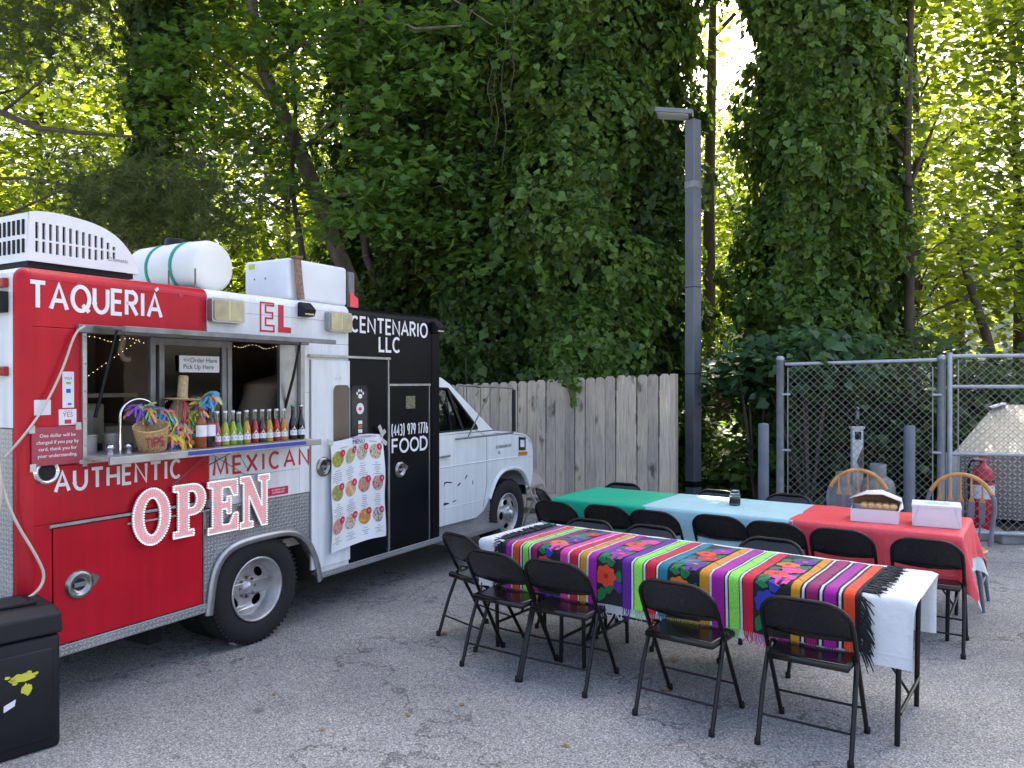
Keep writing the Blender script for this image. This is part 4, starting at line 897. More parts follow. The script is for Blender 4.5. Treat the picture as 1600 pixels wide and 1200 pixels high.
def strip(c, p, d, L, w):
    p = Vector(p); d = Vector(d).normalized(); side = d.cross(Vector((random.uniform(-.4, .4), 1, random.uniform(-.4, .4)))).normalized()*w/2; q = []
    for k in range(4):
        t_ = k/3; c0 = p+d*L*t_+Vector((0, -.012*math.sin(t_*3.1), -.35*L*t_*t_)); ww = .55+.45*math.sin(t_*2.6+.4); q += [c0-side*ww, c0+side*ww+Vector((0, .004*math.sin(k), 0))]
    rbm[c].add(q, [(2*k, 2*k+1, 2*k+3, 2*k+2) for k in range(3)], True)
def bunch(x0, z0, x1, z1, n, pal, L=(.03, .085), y=-.02):
    for k in range(n):
        q = k/(n-1) if n > 1 else 0; x = x0+(x1-x0)*q+random.uniform(-.012, .012); z = z0+(z1-z0)*q+random.uniform(-.015, .015)
        strip(pal[k*len(pal)//n] if random.random() < .55 else random.choice(cols), (x, y+random.uniform(-.03, .02), z), (random.uniform(-.5, .5), random.uniform(-.5, .1), random.uniform(-1, .15)), random.uniform(*L), random.uniform(.014, .026))
bunch(-.265, .262, -.05, .225, 210, ['rib_purple', 'rib_green', 'rib_pink', 'rib_blue', 'rib_purple'], (.05, .11), .035); bunch(.04, .20, .13, .26, 60, ['rib_green', 'rib_orange', 'rib_blue'], (.05, .10)); bunch(.10, .25, .22, .34, 55, ['rib_green', 'rib_orange', 'rib_blue', 'rib_blue'], (.04, .08))
bunch(-.06, .15, .08, .15, 50, ['rib_pink', 'rib_blue', 'rib_teal']); bunch(-.09, .10, .09, .09, 60, ['rib_yellow', 'rib_yellow', 'rib_orange', 'rib_teal']); bunch(-.09, .05, .13, .035, 60, ['rib_pink', 'rib_yellow', 'rib_orange', 'rib_orange'], (.02, .05))
for c in cols: rbm[c].build('ribbons', c, dl, recalc=False)['kind'] = 'stuff'
# ------------------------------------------------------------------ person working inside the truck
def person():
    me = bpy.data.meshes.new('person'); J = [(0, 0, .86), (.06, 0, 1.02), (.15, 0, 1.16), (.23, 0, 1.25), (.31, 0, 1.27), (.385, 0, 1.265), (.45, 0, 1.25),
        (0, .10, .80), (.03, .11, .43), (-.01, .11, .06), (.12, .13, .03), (0, -.10, .80), (.03, -.11, .43), (-.01, -.11, .06), (.12, -.13, .03),
        (.22, .19, 1.20), (.34, .24, .98), (.52, .18, .90), (.60, .15, .89), (.22, -.19, 1.20), (.34, -.24, .98), (.52, -.18, .90), (.60, -.15, .89)]
    E = [(0, 1), (1, 2), (2, 3), (3, 4), (4, 5), (5, 6), (0, 7), (7, 8), (8, 9), (9, 10), (0, 11), (11, 12), (12, 13), (13, 14), (3, 15), (15, 16), (16, 17), (17, 18), (3, 19), (19, 20), (20, 21), (21, 22)]
    RR = [.16, .15, .165, .13, .06, .095, .09, .10, .065, .045, .035, .10, .065, .045, .035, .075, .05, .038, .03, .075, .05, .038, .03]
    me.from_pydata(J, E, []); o = bpy.data.objects.new('person_cage', me); C.objects.link(o)
    md = o.modifiers.new('s', 'SKIN'); md.use_smooth_shade = True; sd = o.modifiers.new('u', 'SUBSURF'); sd.levels = 2; sd.render_levels = 2
    for v, r in zip(me.skin_vertices[0].data, RR): v.radius = (r, r)
    me.skin_vertices[0].data[0].use_root = True
    dg = bpy.context.evaluated_depsgraph_get(); m2 = bpy.data.meshes.new_from_object(o.evaluated_get(dg)); bpy.data.objects.remove(o); m2.name = 'person'
    m2.materials.clear()
    for k in ('shirt_tan', 'skin', 'trousers'): m2.materials.append(MATS[k])
    for p in m2.polygons:
        c = p.center; p.use_smooth = True
        p.material_index = 1 if (c.x > .30 and c.z > 1.12 and abs(c.y) < .16) or (c.x > .36 and abs(c.y) > .1) else (2 if c.z < .86 else 0)
    o = link('person', m2); return o
u, _ = tru(426, 620, -.5); ps = tag(person(), 'person in a tan shirt bending over inside the truck, back to the window', 'person'); ps.location = TW(u-.20, .5, .66); ps.rotation_euler = (0, 0, 1.0476+R_(12)); ps.scale = (.93, .93, .90)
# ------------------------------------------------------------------ rubbish bin
e_ = Vector((.68, .733, 0)).normalized(); m_ = Vector((e_.y, -e_.x, 0)); cn = Vector((-2.228, 3.845, 0))
bn = thing('rubbish_bin', 'black plastic rubbish bin with yellow paint marks beside the truck', 'rubbish bin', cn, math.atan2(e_.y, e_.x))     # x towards far corner, y away from viewer
MB().box(-.47, -.003, .004, .40, 0, .56, .022).build('bin_body', 'black_plastic', bn)
MB().box(-.44, -.035, -.004, .02, .05, .50, .012).build('side_panel', 'black_plastic', bn)
ld = MB(); ld.add([(-.485, -.012, .565), (.006, -.012, .565), (.006, .415, .565), (-.485, .415, .565), (-.48, -.004, .66), (.0, -.004, .66), (-.02, .06, .70), (-.46, .06, .70), (-.02, .36, .70), (-.46, .36, .70), (.0, .41, .66), (-.48, .41, .66)], [(3, 2, 1, 0), (0, 1, 5, 4), (4, 5, 6, 7), (1, 2, 10, 5), (5, 10, 8, 6), (2, 3, 11, 10), (10, 11, 9, 8), (3, 0, 4, 11), (11, 4, 7, 9), (7, 6, 8, 9)])
lo = ld.build('lid', 'black_plastic', bn); bv = lo.modifiers.new('b', 'BEVEL'); bv.width = .012; bv.segments = 3
MB().box(-.38, -.10, .12, .30, .7005, .703, .0).build('lid_opening', 'dark_void', lo); MB().box(-.40, -.08, .095, .115, .701, .716, .004).build('lid_ridge', 'black_plastic', lo)
random.seed(3)
def blot(cx, cz, rx, rz, n=26): return [(cx+rx*math.cos(a)*(.7+.5*random.random()), cz+rz*math.sin(a)*(.7+.5*random.random())) for a in [2*math.pi*k/n for k in range(n)]]
MB().plate(blot(-.17, .385, .055, .022), (), -.0065, -.0042).build('paint_mark', 'yellow_paint', bn); MB().plate(blot(-.155, .325, .022, .028), (), -.0065, -.0042).build('paint_mark', 'yellow_paint', bn); 
for bx_, bz_ in ((-.215, .383), (-.235, .40), (-.205, .365), (-.115, .392), (-.145, .405)): MB().plate(blot(bx_, bz_, .012, .008, 9), (), -.0065, -.0042).build('paint_mark', 'yellow_paint', bn)
MB().plate([(-.25, .24), (-.205, .26), (-.20, .29), (-.25, .27)], (), -.0065, -.0042).build('sticker', 'paper', bn)
# ------------------------------------------------------------------ folding chairs (front of seat towards +y)
def make_chair(label, m1='chair_metal', m2='chair_seat', m3='chair_back'):
    t = thing('folding_chair', label, 'chair')
    x = .214; r = .0118
    def Lg(z): return .20-.44*z/.755          # long back tube leans back as it rises
    up = [(x, Lg(0), 0), (x, Lg(.3), .3), (x, Lg(.60), .60)]+[(x-.13+.13*math.cos(R_(a)), Lg(.63+.115*math.sin(R_(a))), .63+.115*math.sin(R_(a))) for a in range(15, 91, 15)]
    MB().tube(up+[(-p[0], p[1], p[2]) for p in up[::-1]], r, 10).build('back_frame', m1, t)
    bl = MB(); outl = [(x-.004, .555)]+[(x-.13+.126*math.cos(R_(a)), .628+.112*math.sin(R_(a))) for a in range(0, 91, 15)]
    outl = outl+[(-p[0], p[1]) for p in outl[::-1]]
    outl += [(-.1, .542), (0, .538), (.1, .542)]
    def wf(px, py, pz): return (px, Lg(pz)+py-.022*(1-(px/x)**2), pz)
    # grid the panel so that it curves
    NXc, NZc = 14, 5; vs = []
    for s_ in (0, .006):
        for j in range(NZc+1):
            for i in range(NXc+1):
                px = -x+.004+(2*x-.008)*i/NXc; ax = abs(px); top = .742 if ax < x-.13 else .628+.114*math.sqrt(max(0, 1-((ax-(x-.13))/.128)**2)); bot = .540+.016*(px/x)**2
                vs.append(wf(px, s_, bot+(max(top, bot+.03)-bot)*j/NZc))
    q = (NXc+1)*(NZc+1); fs = []
    for j in range(NZc):
        for i in range(NXc): a = j*(NXc+1)+i; fs += [(a, a+1, a+NXc+2, a+NXc+1), (q+a+NXc+1, q+a+NXc+2, q+a+1, q+a)]
    for i in range(NXc): fs += [(i, q+i, q+i+1, i+1)]
    bl.add(vs, fs, True).build('backrest', m3, t)
    for s_ in (-1, 1): MB().tube([(s_*(x+.002), -.235, 0), (s_*(x+.002), -.14, .26), (s_*(x-.004), -.045, .47), (s_*(x-.012), .02, .445)], r, 10).build('rear_leg', m1, t)
    for s_ in (-1, 1):
        MB().lathe([(.001, 0), (.016, 0), (.016, .03), (.012, .034)], 10, Matrix.Translation((s_*(x+.002), -.235, -.001))).build('foot_cap', 'rubber', t); MB().lathe([(.001, 0), (.016, 0), (.016, .03), (.012, .034)], 10, Matrix.Translation((s_*x, .199, -.001))).build('foot_cap', 'rubber', t)
    MB().tube([(-x, -.185, .135), (x, -.185, .135)], .0065, 8).build('rear_stretcher', m1, t); MB().tube([(-x, Lg(.16), .16), (x, Lg(.16), .16)], .0065, 8).build('front_stretcher', m1, t)
    sm = MB(); out = [(-.19, -.16), (.19, -.16)]+arc(.12, .16, .085, .07, 0, 90, 5)+arc(-.12, .16, .085, .07, 90, 180, 5); n = len(out)
    vs = []
    for sc_, z in ((1.0, .412), (1.012, .42), (1.012, .438), (.985, .446), (.90, .449)): vs += [(p[0]*sc_, p[1]*sc_+(0), z) for p in out]
    vs.append((0, .02, .440)); k = 5*n; fs = [(l*n+i, l*n+(i+1) % n, (l+1)*n+(i+1) % n, (l+1)*n+i) for l in range(4) for i in range(n)]+[(4*n+i, 4*n+(i+1) % n, k) for i in range(n)]+[tuple(range(n))[::-1]]
    sm.add(vs, fs, True).build('seat', m2, t)
    return t
ch = make_chair('black folding chair nearest the camera, at the right end of the blanket table')
GF = 'black folding chairs along the near side of the blanket table'; GB = 'black folding chairs along the near side of the green, aqua and red cloths'; GO = 'black folding chairs facing the camera'
ch['group'] = GF; ch.location = (1.395, 3.735, 0); ch.rotation_euler.z = R_(-34)
off = Vector((0, .235, 0))
def cpos(x, y, a): r = R_(a); return (x-math.sin(r)*.235, y+math.cos(r)*.235, 0)
ch.location = cpos(1.395, 3.735, -34)
for x, y, a, lb, gp in (
 (.836, 4.065, -36.5, 'black folding chair second from the right in the front row, golden reflections on seat', GF),
 (.23, 4.543, -32.5, 'black folding chair third from the right in the front row', GF), (-.144, 4.79, -36, 'black folding chair second from the left in the front row, overlapping its neighbour', GF),
 (-.385, 5.346, -50, 'black folding chair turned at the left end of the blanket table', GF),
 (.425, 6.904, -36, 'black folding chair at the left end of the green tablecloth', GB), (.852, 6.684, -33, 'black folding chair in front of the green and aqua cloth seam, left one', GB), (1.202, 6.412, -34, 'black folding chair at the left part of the aqua cloth', GB),
 (1.67, 6.191, -35, 'black folding chair in the middle of the aqua cloth', GB), (2.015, 5.901, -34, 'black folding chair at the seam of aqua and red cloths', GB), (2.392, 5.613, -35, 'black folding chair at the left part of the red cloth', GB), (2.814, 5.262, -33, 'black folding chair at the right part of the red cloth', GB),
 (.60, 5.92, 146, 'dark folding chair behind the blanket, facing the camera, leftmost of three', GO), (1.02, 5.66, 143, 'dark folding chair behind the blanket, facing the camera, middle of three', GO), (1.74, 5.20, 146, 'dark folding chair behind the blanket, facing the camera, rightmost of three', GO),
 (1.156, 8.034, 147, 'dark folding chair behind the green cloth, only its top showing', GO), (1.976, 7.506, 145, 'dark folding chair behind the aqua cloth near the candle', GO), (2.581, 7.245, 146, 'dark folding chair behind the aqua cloth near the red one', GO),
 (.27, 7.60, -75, 'black folding chair at the left end of the green table, by the truck wheel', GO)):
    if gp is GB: x -= .56*.13; y -= .83*.13
    dup(ch, cpos(x, y, a), R_(a), lb, gp)
bc = make_chair('beige metal folding chair standing by the wooden fence behind the van nose', 'beige_metal', 'beige_metal', 'beige_metal'); p = at(852, 800, 9.3); bc.location = (p.x, 9.2, 0); bc.rotation_euler.z = R_(-115)
# ------------------------------------------------------------------ tables and cloths
def table(label, loc, rz, L, W, group=None, lx=.07):
    t = thing('folding_table', label, 'table', loc, rz, group)
    MB().box(0, L, 0, W, .705, .742, .012).build('tabletop', 'ac_white', t)
    for x in (lx, L-lx):
        for y in (.06, W-.06): MB().tube([(x, y, .70), (x+(.012 if x < L/2 else -.012), y, .0)], .0135, 10).build('leg', 'chair_metal', t)
        MB().tube([(x, .06, .16), (x, W-.06, .16)], .010, 8).build('crossbar', 'chair_metal', t); MB().tube([(x, W/2, .16), (x+(.35 if x < L/2 else -.35), W/2, .69)], .008, 8).build('brace', 'chair_metal', t)
    return t
FR, FO = R_(-35.84), (-.201, 5.279, 0)
table('long folding table under the striped blanket, black legs showing at the right', FO, FR, 1.95, .70).location = (FO[0]+math.cos(FR)*.68, FO[1]+math.sin(FR)*.68, 0)
table('short folding table under the left end of the striped blanket', FO, FR, .672, .70)
BR, BO = R_(-34.1), (.39, 7.091, 0)
def onb(x, y=0, z=0): return (BO[0]+math.cos(BR)*x-math.sin(BR)*y, BO[1]+math.sin(BR)*x+math.cos(BR)*y, z)
table('folding table under the green cloth and half of the aqua cloth', BO, BR, 1.58, .84); table('folding table under the red cloth and half of the aqua cloth', onb(1.59), BR, 1.62, .84)
def cloth(name, label, loc, rz, x0, x1, W, oh, m, z=.746, seed=0, amp=.018, under=0.):
    l, r, nn, f = oh; st_ = .028; random.seed(seed); ph = [random.uniform(0, 6) for _ in range(6)]
    ss = np.linspace(x0-l, x1+r, max(3, int((x1-x0+l+r)/st_))); tt = np.linspace(-nn, W+f, max(3, int((W+nn+f)/st_))); V = []
    for t_ in tt:
        for s_ in ss:
            ds = (s_-x1) if s_ > x1 else (s_-x0 if s_ < x0 else 0); dt = (t_-W) if t_ > W else (t_ if t_ < 0 else 0)
            cx = min(max(s_, x0), x1); cy = min(max(t_, 0), W); rr = math.hypot(ds, dt)
            if rr == 0:
                wob = .0012*math.sin(s_*9+ph[0])*math.sin(t_*11+ph[1])+.0012*math.sin(s_*31+ph[4]+t_*9)
                V.append((s_, t_, z+wob+.0012)); continue
            ux, uy = ds/rr, dt/rr; both = 2*abs(ux*uy)
            q = s_ if abs(dt) > abs(ds) else t_
            fold = amp*(math.sin(q*15+ph[2])+.6*math.sin(q*31+ph[3]))*min(1, rr/.3)
            out = .006+min(rr, .010)+.03*rr+(fold*(1-both)*.8+abs(fold)*.3)*(.5 if dt < 0 and ds == 0 else 1)+both*.30*rr-under
            down = max(0, rr-.010)
            V.append((cx+ux*out, cy+uy*out, z-down*math.sqrt(max(.3, 1-(both*.30)**2))))
    n1, n2 = len(ss), len(tt); fs = [(j*n1+i, j*n1+i+1, (j+1)*n1+i+1, (j+1)*n1+i) for j in range(n2-1) for i in range(n1-1)]
    o = MB().add(V, fs, True).build(name, m, recalc=False); o.location = loc; o.rotation_euler.z = rz
    return tag(o, label, 'tablecloth')
cloth('tablecloth', 'white tablecloth hanging at both ends from under the striped blanket', FO, FR, 0, 2.63, .70, (.02, .02, .345, .36), 'cloth_white', .744, 1, .005)
cloth('tablecloth', 'plain green plastic tablecloth on the left back table', BO, BR, 0, .90, .84, (.30, 0, .33, .30), 'cloth_green', .7445, 2)
cloth('tablecloth', 'pale aqua tablecloth in the middle of the back tables', BO, BR, .87, 2.11, .84, (0, 0, .33, .30), 'cloth_aqua', .7475, 3)
cloth('tablecloth', 'white undercloth showing below the red tablecloth at its right end', BO, BR, 2.95, 3.21, .84, (0, .40, .30, .36), 'cloth_white', .7435, 4, .02, .014)
cloth('tablecloth', 'red plastic tablecloth under the two pastry boxes', BO, BR, 2.08, 3.21, .84, (0, .30, .34, .34), 'cloth_red', .7505, 4, .02)
# ------------------------------------------------------------------ striped blanket
SE = thing('striped_blanket', 'colourful striped woven blanket with floral bands and fringe on the front table', 'blanket', FO, FR)
def S(a, s, off=0.):     # a along the table, s > 0 hangs over the near edge
    wob = .006*math.sin(a*7+s*3)
    if s <= -.0: return (a+wob*(.5-s), -s, .7490+off+.0015*math.sin(a*23+s*17))
    k = min(s, .03); out = .036+.0*k+.010*math.sin(a*10)*min(1, s/.2)+.006*math.sin(a*23+1)*min(1, s/.25)+.012*math.sin(min(1, s/.03)*1.57)
    return (a+wob*.5, -out-off, .7490-s+(.0 if s > .02 else 0))
SL = list(np.linspace(-.64, -.02, 13))+[0, .012, .03]+list(np.linspace(.06, .29, 9))
def sband(a0, a1, m, name, off, s0=-.64, s1=.29, na=6, lab=None):
    sl = [s for s in SL if s0 <= s <= s1]; vs = [S(a0+(a1-a0)*i/na, s, off) for s in sl for i in range(na+1)]
    o = MB().add(vs, [(j*(na+1)+i, j*(na+1)+i+1, (j+1)*(na+1)+i+1, (j+1)*(na+1)+i) for j in range(len(sl)-1) for i in range(na)], True).build(name, m, SE, recalc=False)
    if lab: o['label'] = lab
sband(.190, 2.405, 'y_black', 'blanket_ground', 0., na=90)
SB = [(.235, .275, 'y_magenta'), (.297, .341, 'y_orangered'), (.368, .410, 'y_green'), (.437, .480, 'y_burg'), (.659, .717, 'y_pink'), (.725, .785, 'y_red'), (.806, .847, 'y_mustard'), (.862, .914, 'y_magenta'), (1.086, 1.139, 'y_violet'), (1.163, 1.217, 'y_green'), (1.243, 1.301, 'y_red'), (1.327, 1.379, 'y_teal'), (1.572, 1.626, 'y_mustard'), (1.643, 1.709, 'y_magenta'), (1.735, 1.789, 'y_green'), (1.811, 1.866, 'y_red'), (2.064, 2.110, 'y_mustard'), (2.142, 2.198, 'y_burg'), (2.232, 2.290, 'y_magenta'), (2.325, 2.378, 'y_orangered')]
for a, b, m in SB: sband(a, b, m, 'stripe', .0035)
for a in (.286, .3545, .4235, .7205, .795, .8545, 1.151, 1.230, 1.314, 1.6345, 1.722, 1.800, 2.126, 2.215, 2.3075): sband(a-.0062, a+.0062, 'y_white', 'white_stripe', .0037, na=2)
random.seed(21)
def motif(a, s, pts, m, name, par, off):
    if s+max(p[1] for p in pts) > .285 or s+min(p[1] for p in pts) < -.635: return None
    pp = [S(a+p[0], s+p[1], off) for p in pts]; cpt = S(a, s, off+.0004); n = len(pp)
    return MB().add(pp+[cpt], [(i, (i+1) % n, n) for i in range(n)]).build(name, m, par, recalc=False)
FC = ['y_orangered', 'y_pink', 'y_orange', 'y_red', 'y_blue', 'y_pink', 'y_teal', 'y_magenta', 'y_orangered', 'y_violet']
for bi, (a0, a1) in enumerate(((.484, .649), (.917, 1.083), (1.383, 1.568), (1.872, 2.060))):
    ac_, hw = (a0+a1)/2, (a1-a0)/2
    for k in range(8):
        s = -.575+k*.115; a = ac_+(hw*.36 if k % 2 else -hw*.30); rd = .068; c = FC[(k*3+bi*2) % len(FC)]
        if abs(s) < .03: s = -.05
        pts = [(rd*(1 if j % 4 in (0, 1) else .87)*math.cos(u), rd*(1 if j % 4 in (0, 1) else .87)*math.sin(u)) for j, u in enumerate([2*math.pi*j/32 for j in range(32)])]
        pts = [(max(a0-a+.003, min(a1-a-.003, p[0])), p[1]) for p in pts]; fo = motif(a, s, pts, c, 'flower', SE, .0060)
        if fo: motif(a, s, [(.017*math.cos(u), .017*math.sin(u)) for u in [2*math.pi*j/8 for j in range(8)]], 'y_orange' if c not in ('y_orange', 'y_orangered') else 'y_red', 'flower_centre', fo, .0078)
        sd = -1 if k % 2 else 1
        for (da, ds_, rot, mm) in ((sd*hw*.75, .0, .5, 'y_leaf'), (sd*hw*.62, .052, -.6, 'y_leaf' if k % 3 else 'y_violet'), (-sd*hw*.12, .062, .2, random.choice(['y_leaf', 'y_blue', 'y_teal']))):
            lf = [(.028, -.040), (.033, .007), (.014, .046), (-.016, .041), (-.033, -.003), (-.016, -.043)]; cr, sr = math.cos(rot), math.sin(rot)
            lf = [(max(a0+.004, min(a1-.004, ac_+da+p[0]*cr-p[1]*sr))-ac_-da, p[0]*sr+p[1]*cr) for p in lf]; motif(ac_+da, s+ds_, lf, mm, 'leaf_motif', SE, .0048)
# fringes
def strand(mb, a, s0, L, w=.0035):
    p = [Vector(S(a+random.uniform(-.012, .012)*q, s0+L*q, .003*(1-q)+random.uniform(-.004, .004)*q)) for q in (0, .33, .66, 1)]; mb.tube(p, [w, w*.8, w*.8, w*.5], 4, False)
fr_ = {}
for a, b, m in SB+[(.484, .649, 'y_violet'), (.917, 1.083, 'y_white'), (1.383, 1.568, 'y_yellow'), (1.872, 2.06, 'y_pink')]:
    mb = fr_.setdefault(m, MB()); n = int((b-a)/.011)
    for i in range(n): strand(mb, a+(b-a)*(i+.5)/n, .288, random.uniform(.05, .085))
for m, mb in fr_.items(): mb.build('fringe', m, SE, recalc=False)['kind'] = 'stuff'
for sg_, a0 in ((-1, .195), (1, 2.40)):
    mb = MB()
    for i in range(210):
        s = random.uniform(-.64, .29); L = random.uniform(.05, .115); dr = random.uniform(-.05, .06); w_ = random.uniform(.003, .006)
        pts = []
        for q in (0, .35, .7, 1): pts.append(Vector(S(a0+sg_*L*q*(1 if s < 0 else .62), s+dr*q+(.06*q*q if s > 0 else 0), .004+.003*math.sin(q*3+i))))
        mb.tube(pts, [w_, w_, w_*.8, w_*.4], 4, False)
    mb.build('end_fringe', 'y_black', SE, recalc=False)['kind'] = 'stuff'
# ------------------------------------------------------------------ pastry boxes, candle
bx = thing('cake_box', 'closed white cake box on the red tablecloth', 'box', onb(*[0, 0]), BR)
def btab(P): v = Vector((P[0]-BO[0], P[1]-BO[1])); return v.x*math.cos(BR)+v.y*math.sin(BR), -v.x*math.sin(BR)+v.y*math.cos(BR)
c1 = btab((2.898, 5.635)); bx.location = (2.898, 5.635, .7535); bx.rotation_euler.z = R_(-28)
MB().box(0, .31, 0, .26, 0, .135, .002).build('box_body', 'card_white', bx); MB().box(-.003, .313, -.003, .263, .1355, .155, .002).build('box_lid', 'card_white', bx)
for sx in (0, 1): MB().bar((.004+.302*sx, -.0034, .002), (.045+.22*sx, -.0034, .153), .0022, .001).build('fold_line', 'ink_grey', bx)
MB().box(.08, .24, .08, .19, .1552, .1562).build('lid_window', 'cloth_aqua', bx)
ob = thing('open_pastry_box', 'open white pastry box with its lid up showing brown pastries', 'box', (2.537, 5.83, .7535), R_(-28))
W_, D2, H2 = .325, .27, .095
for a in ((0, W_, 0, .003, 0, H2), (0, W_, D2-.003, D2, 0, H2), (0, .003, .003, D2-.003, 0, H2), (W_-.003, W_, .003, D2-.003, 0, H2), (.003, W_-.003, .003, D2-.003, .001, .004)): MB().box(*a).build('box_wall', 'card_white', ob)
lm = MB(); 
for s_ in (0, 1):
    o_ = .0025*s_; lm.add([(0, D2+o_, H2), (W_, D2+o_, H2), (W_+.01, D2+.02+o_, H2+.060), (W_*.62, D2+.01+o_, H2+.115), (W_*.3, D2+.0+o_, H2+.105), (0, D2-.02+o_, H2+.060)], [(0, 1, 2, 3, 4, 5)] if s_ == 0 else [(5, 4, 3, 2, 1, 0)])
lm.build('raised_lid', ['card_brown'], ob)
lm = MB().add([(-.005, D2-.02, H2+.062), (W_*.3, D2+.0, H2+.108), (W_*.62, D2+.01, H2+.118), (W_+.012, D2+.02, H2+.062), (W_+.02, D2-.14, H2+.052), (W_*.66, D2-.17, H2+.105), (W_*.3, D2-.17, H2+.100), (-.02, D2-.16, H2+.060)], [(0, 1, 6, 7), (1, 2, 5, 6), (2, 3, 4, 5)], True); so_ = lm.build('lid_top', 'card_white', ob); so_.modifiers.new('t', 'SOLIDIFY').thickness = .003
lm = MB().add([(W_+.001, D2, H2), (W_+.001, .0, H2), (W_+.03, .02, H2+.02), (W_+.02, D2-.12, H2+.052), (W_+.011, D2, H2+.060)], [(0, 1, 2, 3, 4)]); so_ = lm.build('side_flap', 'card_white', ob); so_.modifiers.new('t', 'SOLIDIFY').thickness = .003
MB().box(.055, W_-.02, .05, D2-.03, .06, .100, .004).build('pastry_tray', 'card_brown', ob)
for i in range(5):
    for j in range(2): MB().lathe([(.026, -.012), (.031, 0), (.024, .016), (.010, .022), (.001, .023)], 12, Matrix.Translation((.085+i*.05, .09+j*.09, .106))).build('pastry', 'pastry', ob)
cd = thing('jar_candle', 'glass jar candle with dark label on the aqua tablecloth', 'candle', (1.89, 6.60, .7495), R_(-10))
MB().lathe([(.001, .0), (.042, .0), (.046, .006), (.046, .085), (.040, .098), (.038, .112), (.035, .112), (.036, .098), (.042, .084), (.042, .006), (.001, .005)], 24).build('jar', 'clear_glass', cd)
MB().lathe([(.001, .007), (.040, .007), (.040, .07), (.001, .07)], 20).build('wax', 'wax', cd); MB().lathe([(.0467, .02), (.0467, .058)], 24).build('label', 'hair', cd); MB().lathe([(.039, .108), (.041, .113), (.041, .128), (.001, .130)], 20).build('lid', 'clear_glass', cd)
# ------------------------------------------------------------------ hoop back wooden chairs
def hoop_chair(label, loc, rz):
    t = thing('hoop_back_chair', label, 'chair', loc, rz, 'wooden hoop back chairs behind the red cloth')
    hw, zt, zs = .245, 1.02, .45
    hoop = [(-hw*.86, -.17, zs)]+[(hw*math.cos(R_(a)), -.19-.05*math.sin(R_(a)), .76+.26*math.sin(R_(a))) for a in range(180, -1, -12)]+[(hw*.86, -.17, zs)]
    MB().tube(hoop[:4], .017, 8).build('hoop_foot', 'windsor_grey', t); MB().tube(hoop[-4:], .017, 8).build('hoop_foot', 'windsor_grey', t); MB().tube(hoop[3:-3], .0185, 10).build('back_hoop', 'windsor_wood', t)
    for x in (-.155, -.078, 0, .078, .155):
        zt_ = .76+.26*math.sqrt(1-(x/hw)**2); y1 = -.19-.05*math.sqrt(1-(x/hw)**2)
        MB().tube([(x*.8, -.17, zs), (x*.95, (-.17+y1)/2, .66)], .008, 6).build('spindle', 'windsor_grey', t)
        MB().plate([(x-.012, .62), (x+.012, .62), (x+.022, .70), (x+.022, .80), (x-.022, .80), (x-.022, .70)], (), -.206, -.196).build('arrow_slat', 'windsor_grey', t)
        MB().plate([(x-.022, .8005), (x+.022, .8005), (x+.007, .845), (x+.007, zt_), (x-.007, zt_), (x-.007, .845)], (), -.222, -.210).build('arrow_tip', 'windsor_wood', t)
    MB().lathe([(.001, zs-.035), (.19, zs-.035), (.215, zs-.02), (.215, zs-.005), (.19, zs+.002), (.001, zs-.008)], 28).build('seat', 'windsor_wood', t)
    for sx in (-1, 1):
        for sy in (-1, 1): MB().tube([(sx*.13, sy*.13, zs-.03), (sx*.17, sy*.17, .25), (sx*.20, sy*.20, 0)], [.015, .019, .012], 8).build('leg', 'windsor_grey', t)
    for s_ in (-1, 1): MB().tube([(s_*.178, -.178, .2), (s_*.178, .178, .2)], .010, 6).build('stretcher', 'windsor_grey', t)
hoop_chair('hoop back wooden chair with grey slats behind the open pastry box', (2.92, 6.62, 0), R_(150)); hoop_chair('hoop back wooden chair with grey slats at the right end behind the cake box', (3.62, 6.32, 0), R_(144))
# ------------------------------------------------------------------ small litter
random.seed(31)
lfm = MB().add([(0, 0, .006), (.03, .012, .016), (.05, .045, .004), (.02, .075, .018), (-.012, .05, .006), (-.025, .02, .014)], [(0, 1, 2), (0, 2, 3), (0, 3, 4), (0, 4, 5)], True); lf0 = None
for i, (px, py) in enumerate(((690, 994), (1058, 1035), (1045, 1078), (375, 846), (655, 905), (430, 1087), (585, 912), (965, 1050), (500, 1140), (640, 1120), (880, 1165), (720, 1100))):
    r = F_*FPX+RX*(px-800)-UX*(py-600); P = Vector((0, 0, EYE))+r*(-EYE/r.z)
    if P.y > 9 or (px, py) == (375, 846): continue
    if lf0 is None: lf0 = lfm.build('fallen_leaf', 'dry_leaf'); o = lf0
    else: o = lf0.copy(); C.objects.link(o)
    k = .8 if i < 4 else .45; o.scale = (k, k, k); o.location = (P.x, P.y, .002); o.rotation_euler = (0, 0, random.uniform(0, 6)); tag(o, 'small dry leaf lying on the asphalt', 'leaf', 'dry leaves scattered on the asphalt')
r = F_*FPX+RX*(366-800)-UX*(1008-600); P = Vector((0, 0, EYE))+r*(-EYE/r.z); random.seed(2)
bmx = bmesh.new(); bmesh.ops.create_icosphere(bmx, subdivisions=2, radius=.045)
for v in bmx.verts: v.co *= random.uniform(.7, 1.15); v.co.z = v.co.z*.5+.018
mm = bpy.data.meshes.new('crumpled_foil'); bmx.to_mesh(mm); bmx.free(); mm.materials.append(MATS['foil']); o = link('crumpled_foil', mm, None, (P.x, P.y, 0)); tag(o, 'small crumpled pale lump on the asphalt by the rear tyre', 'litter')
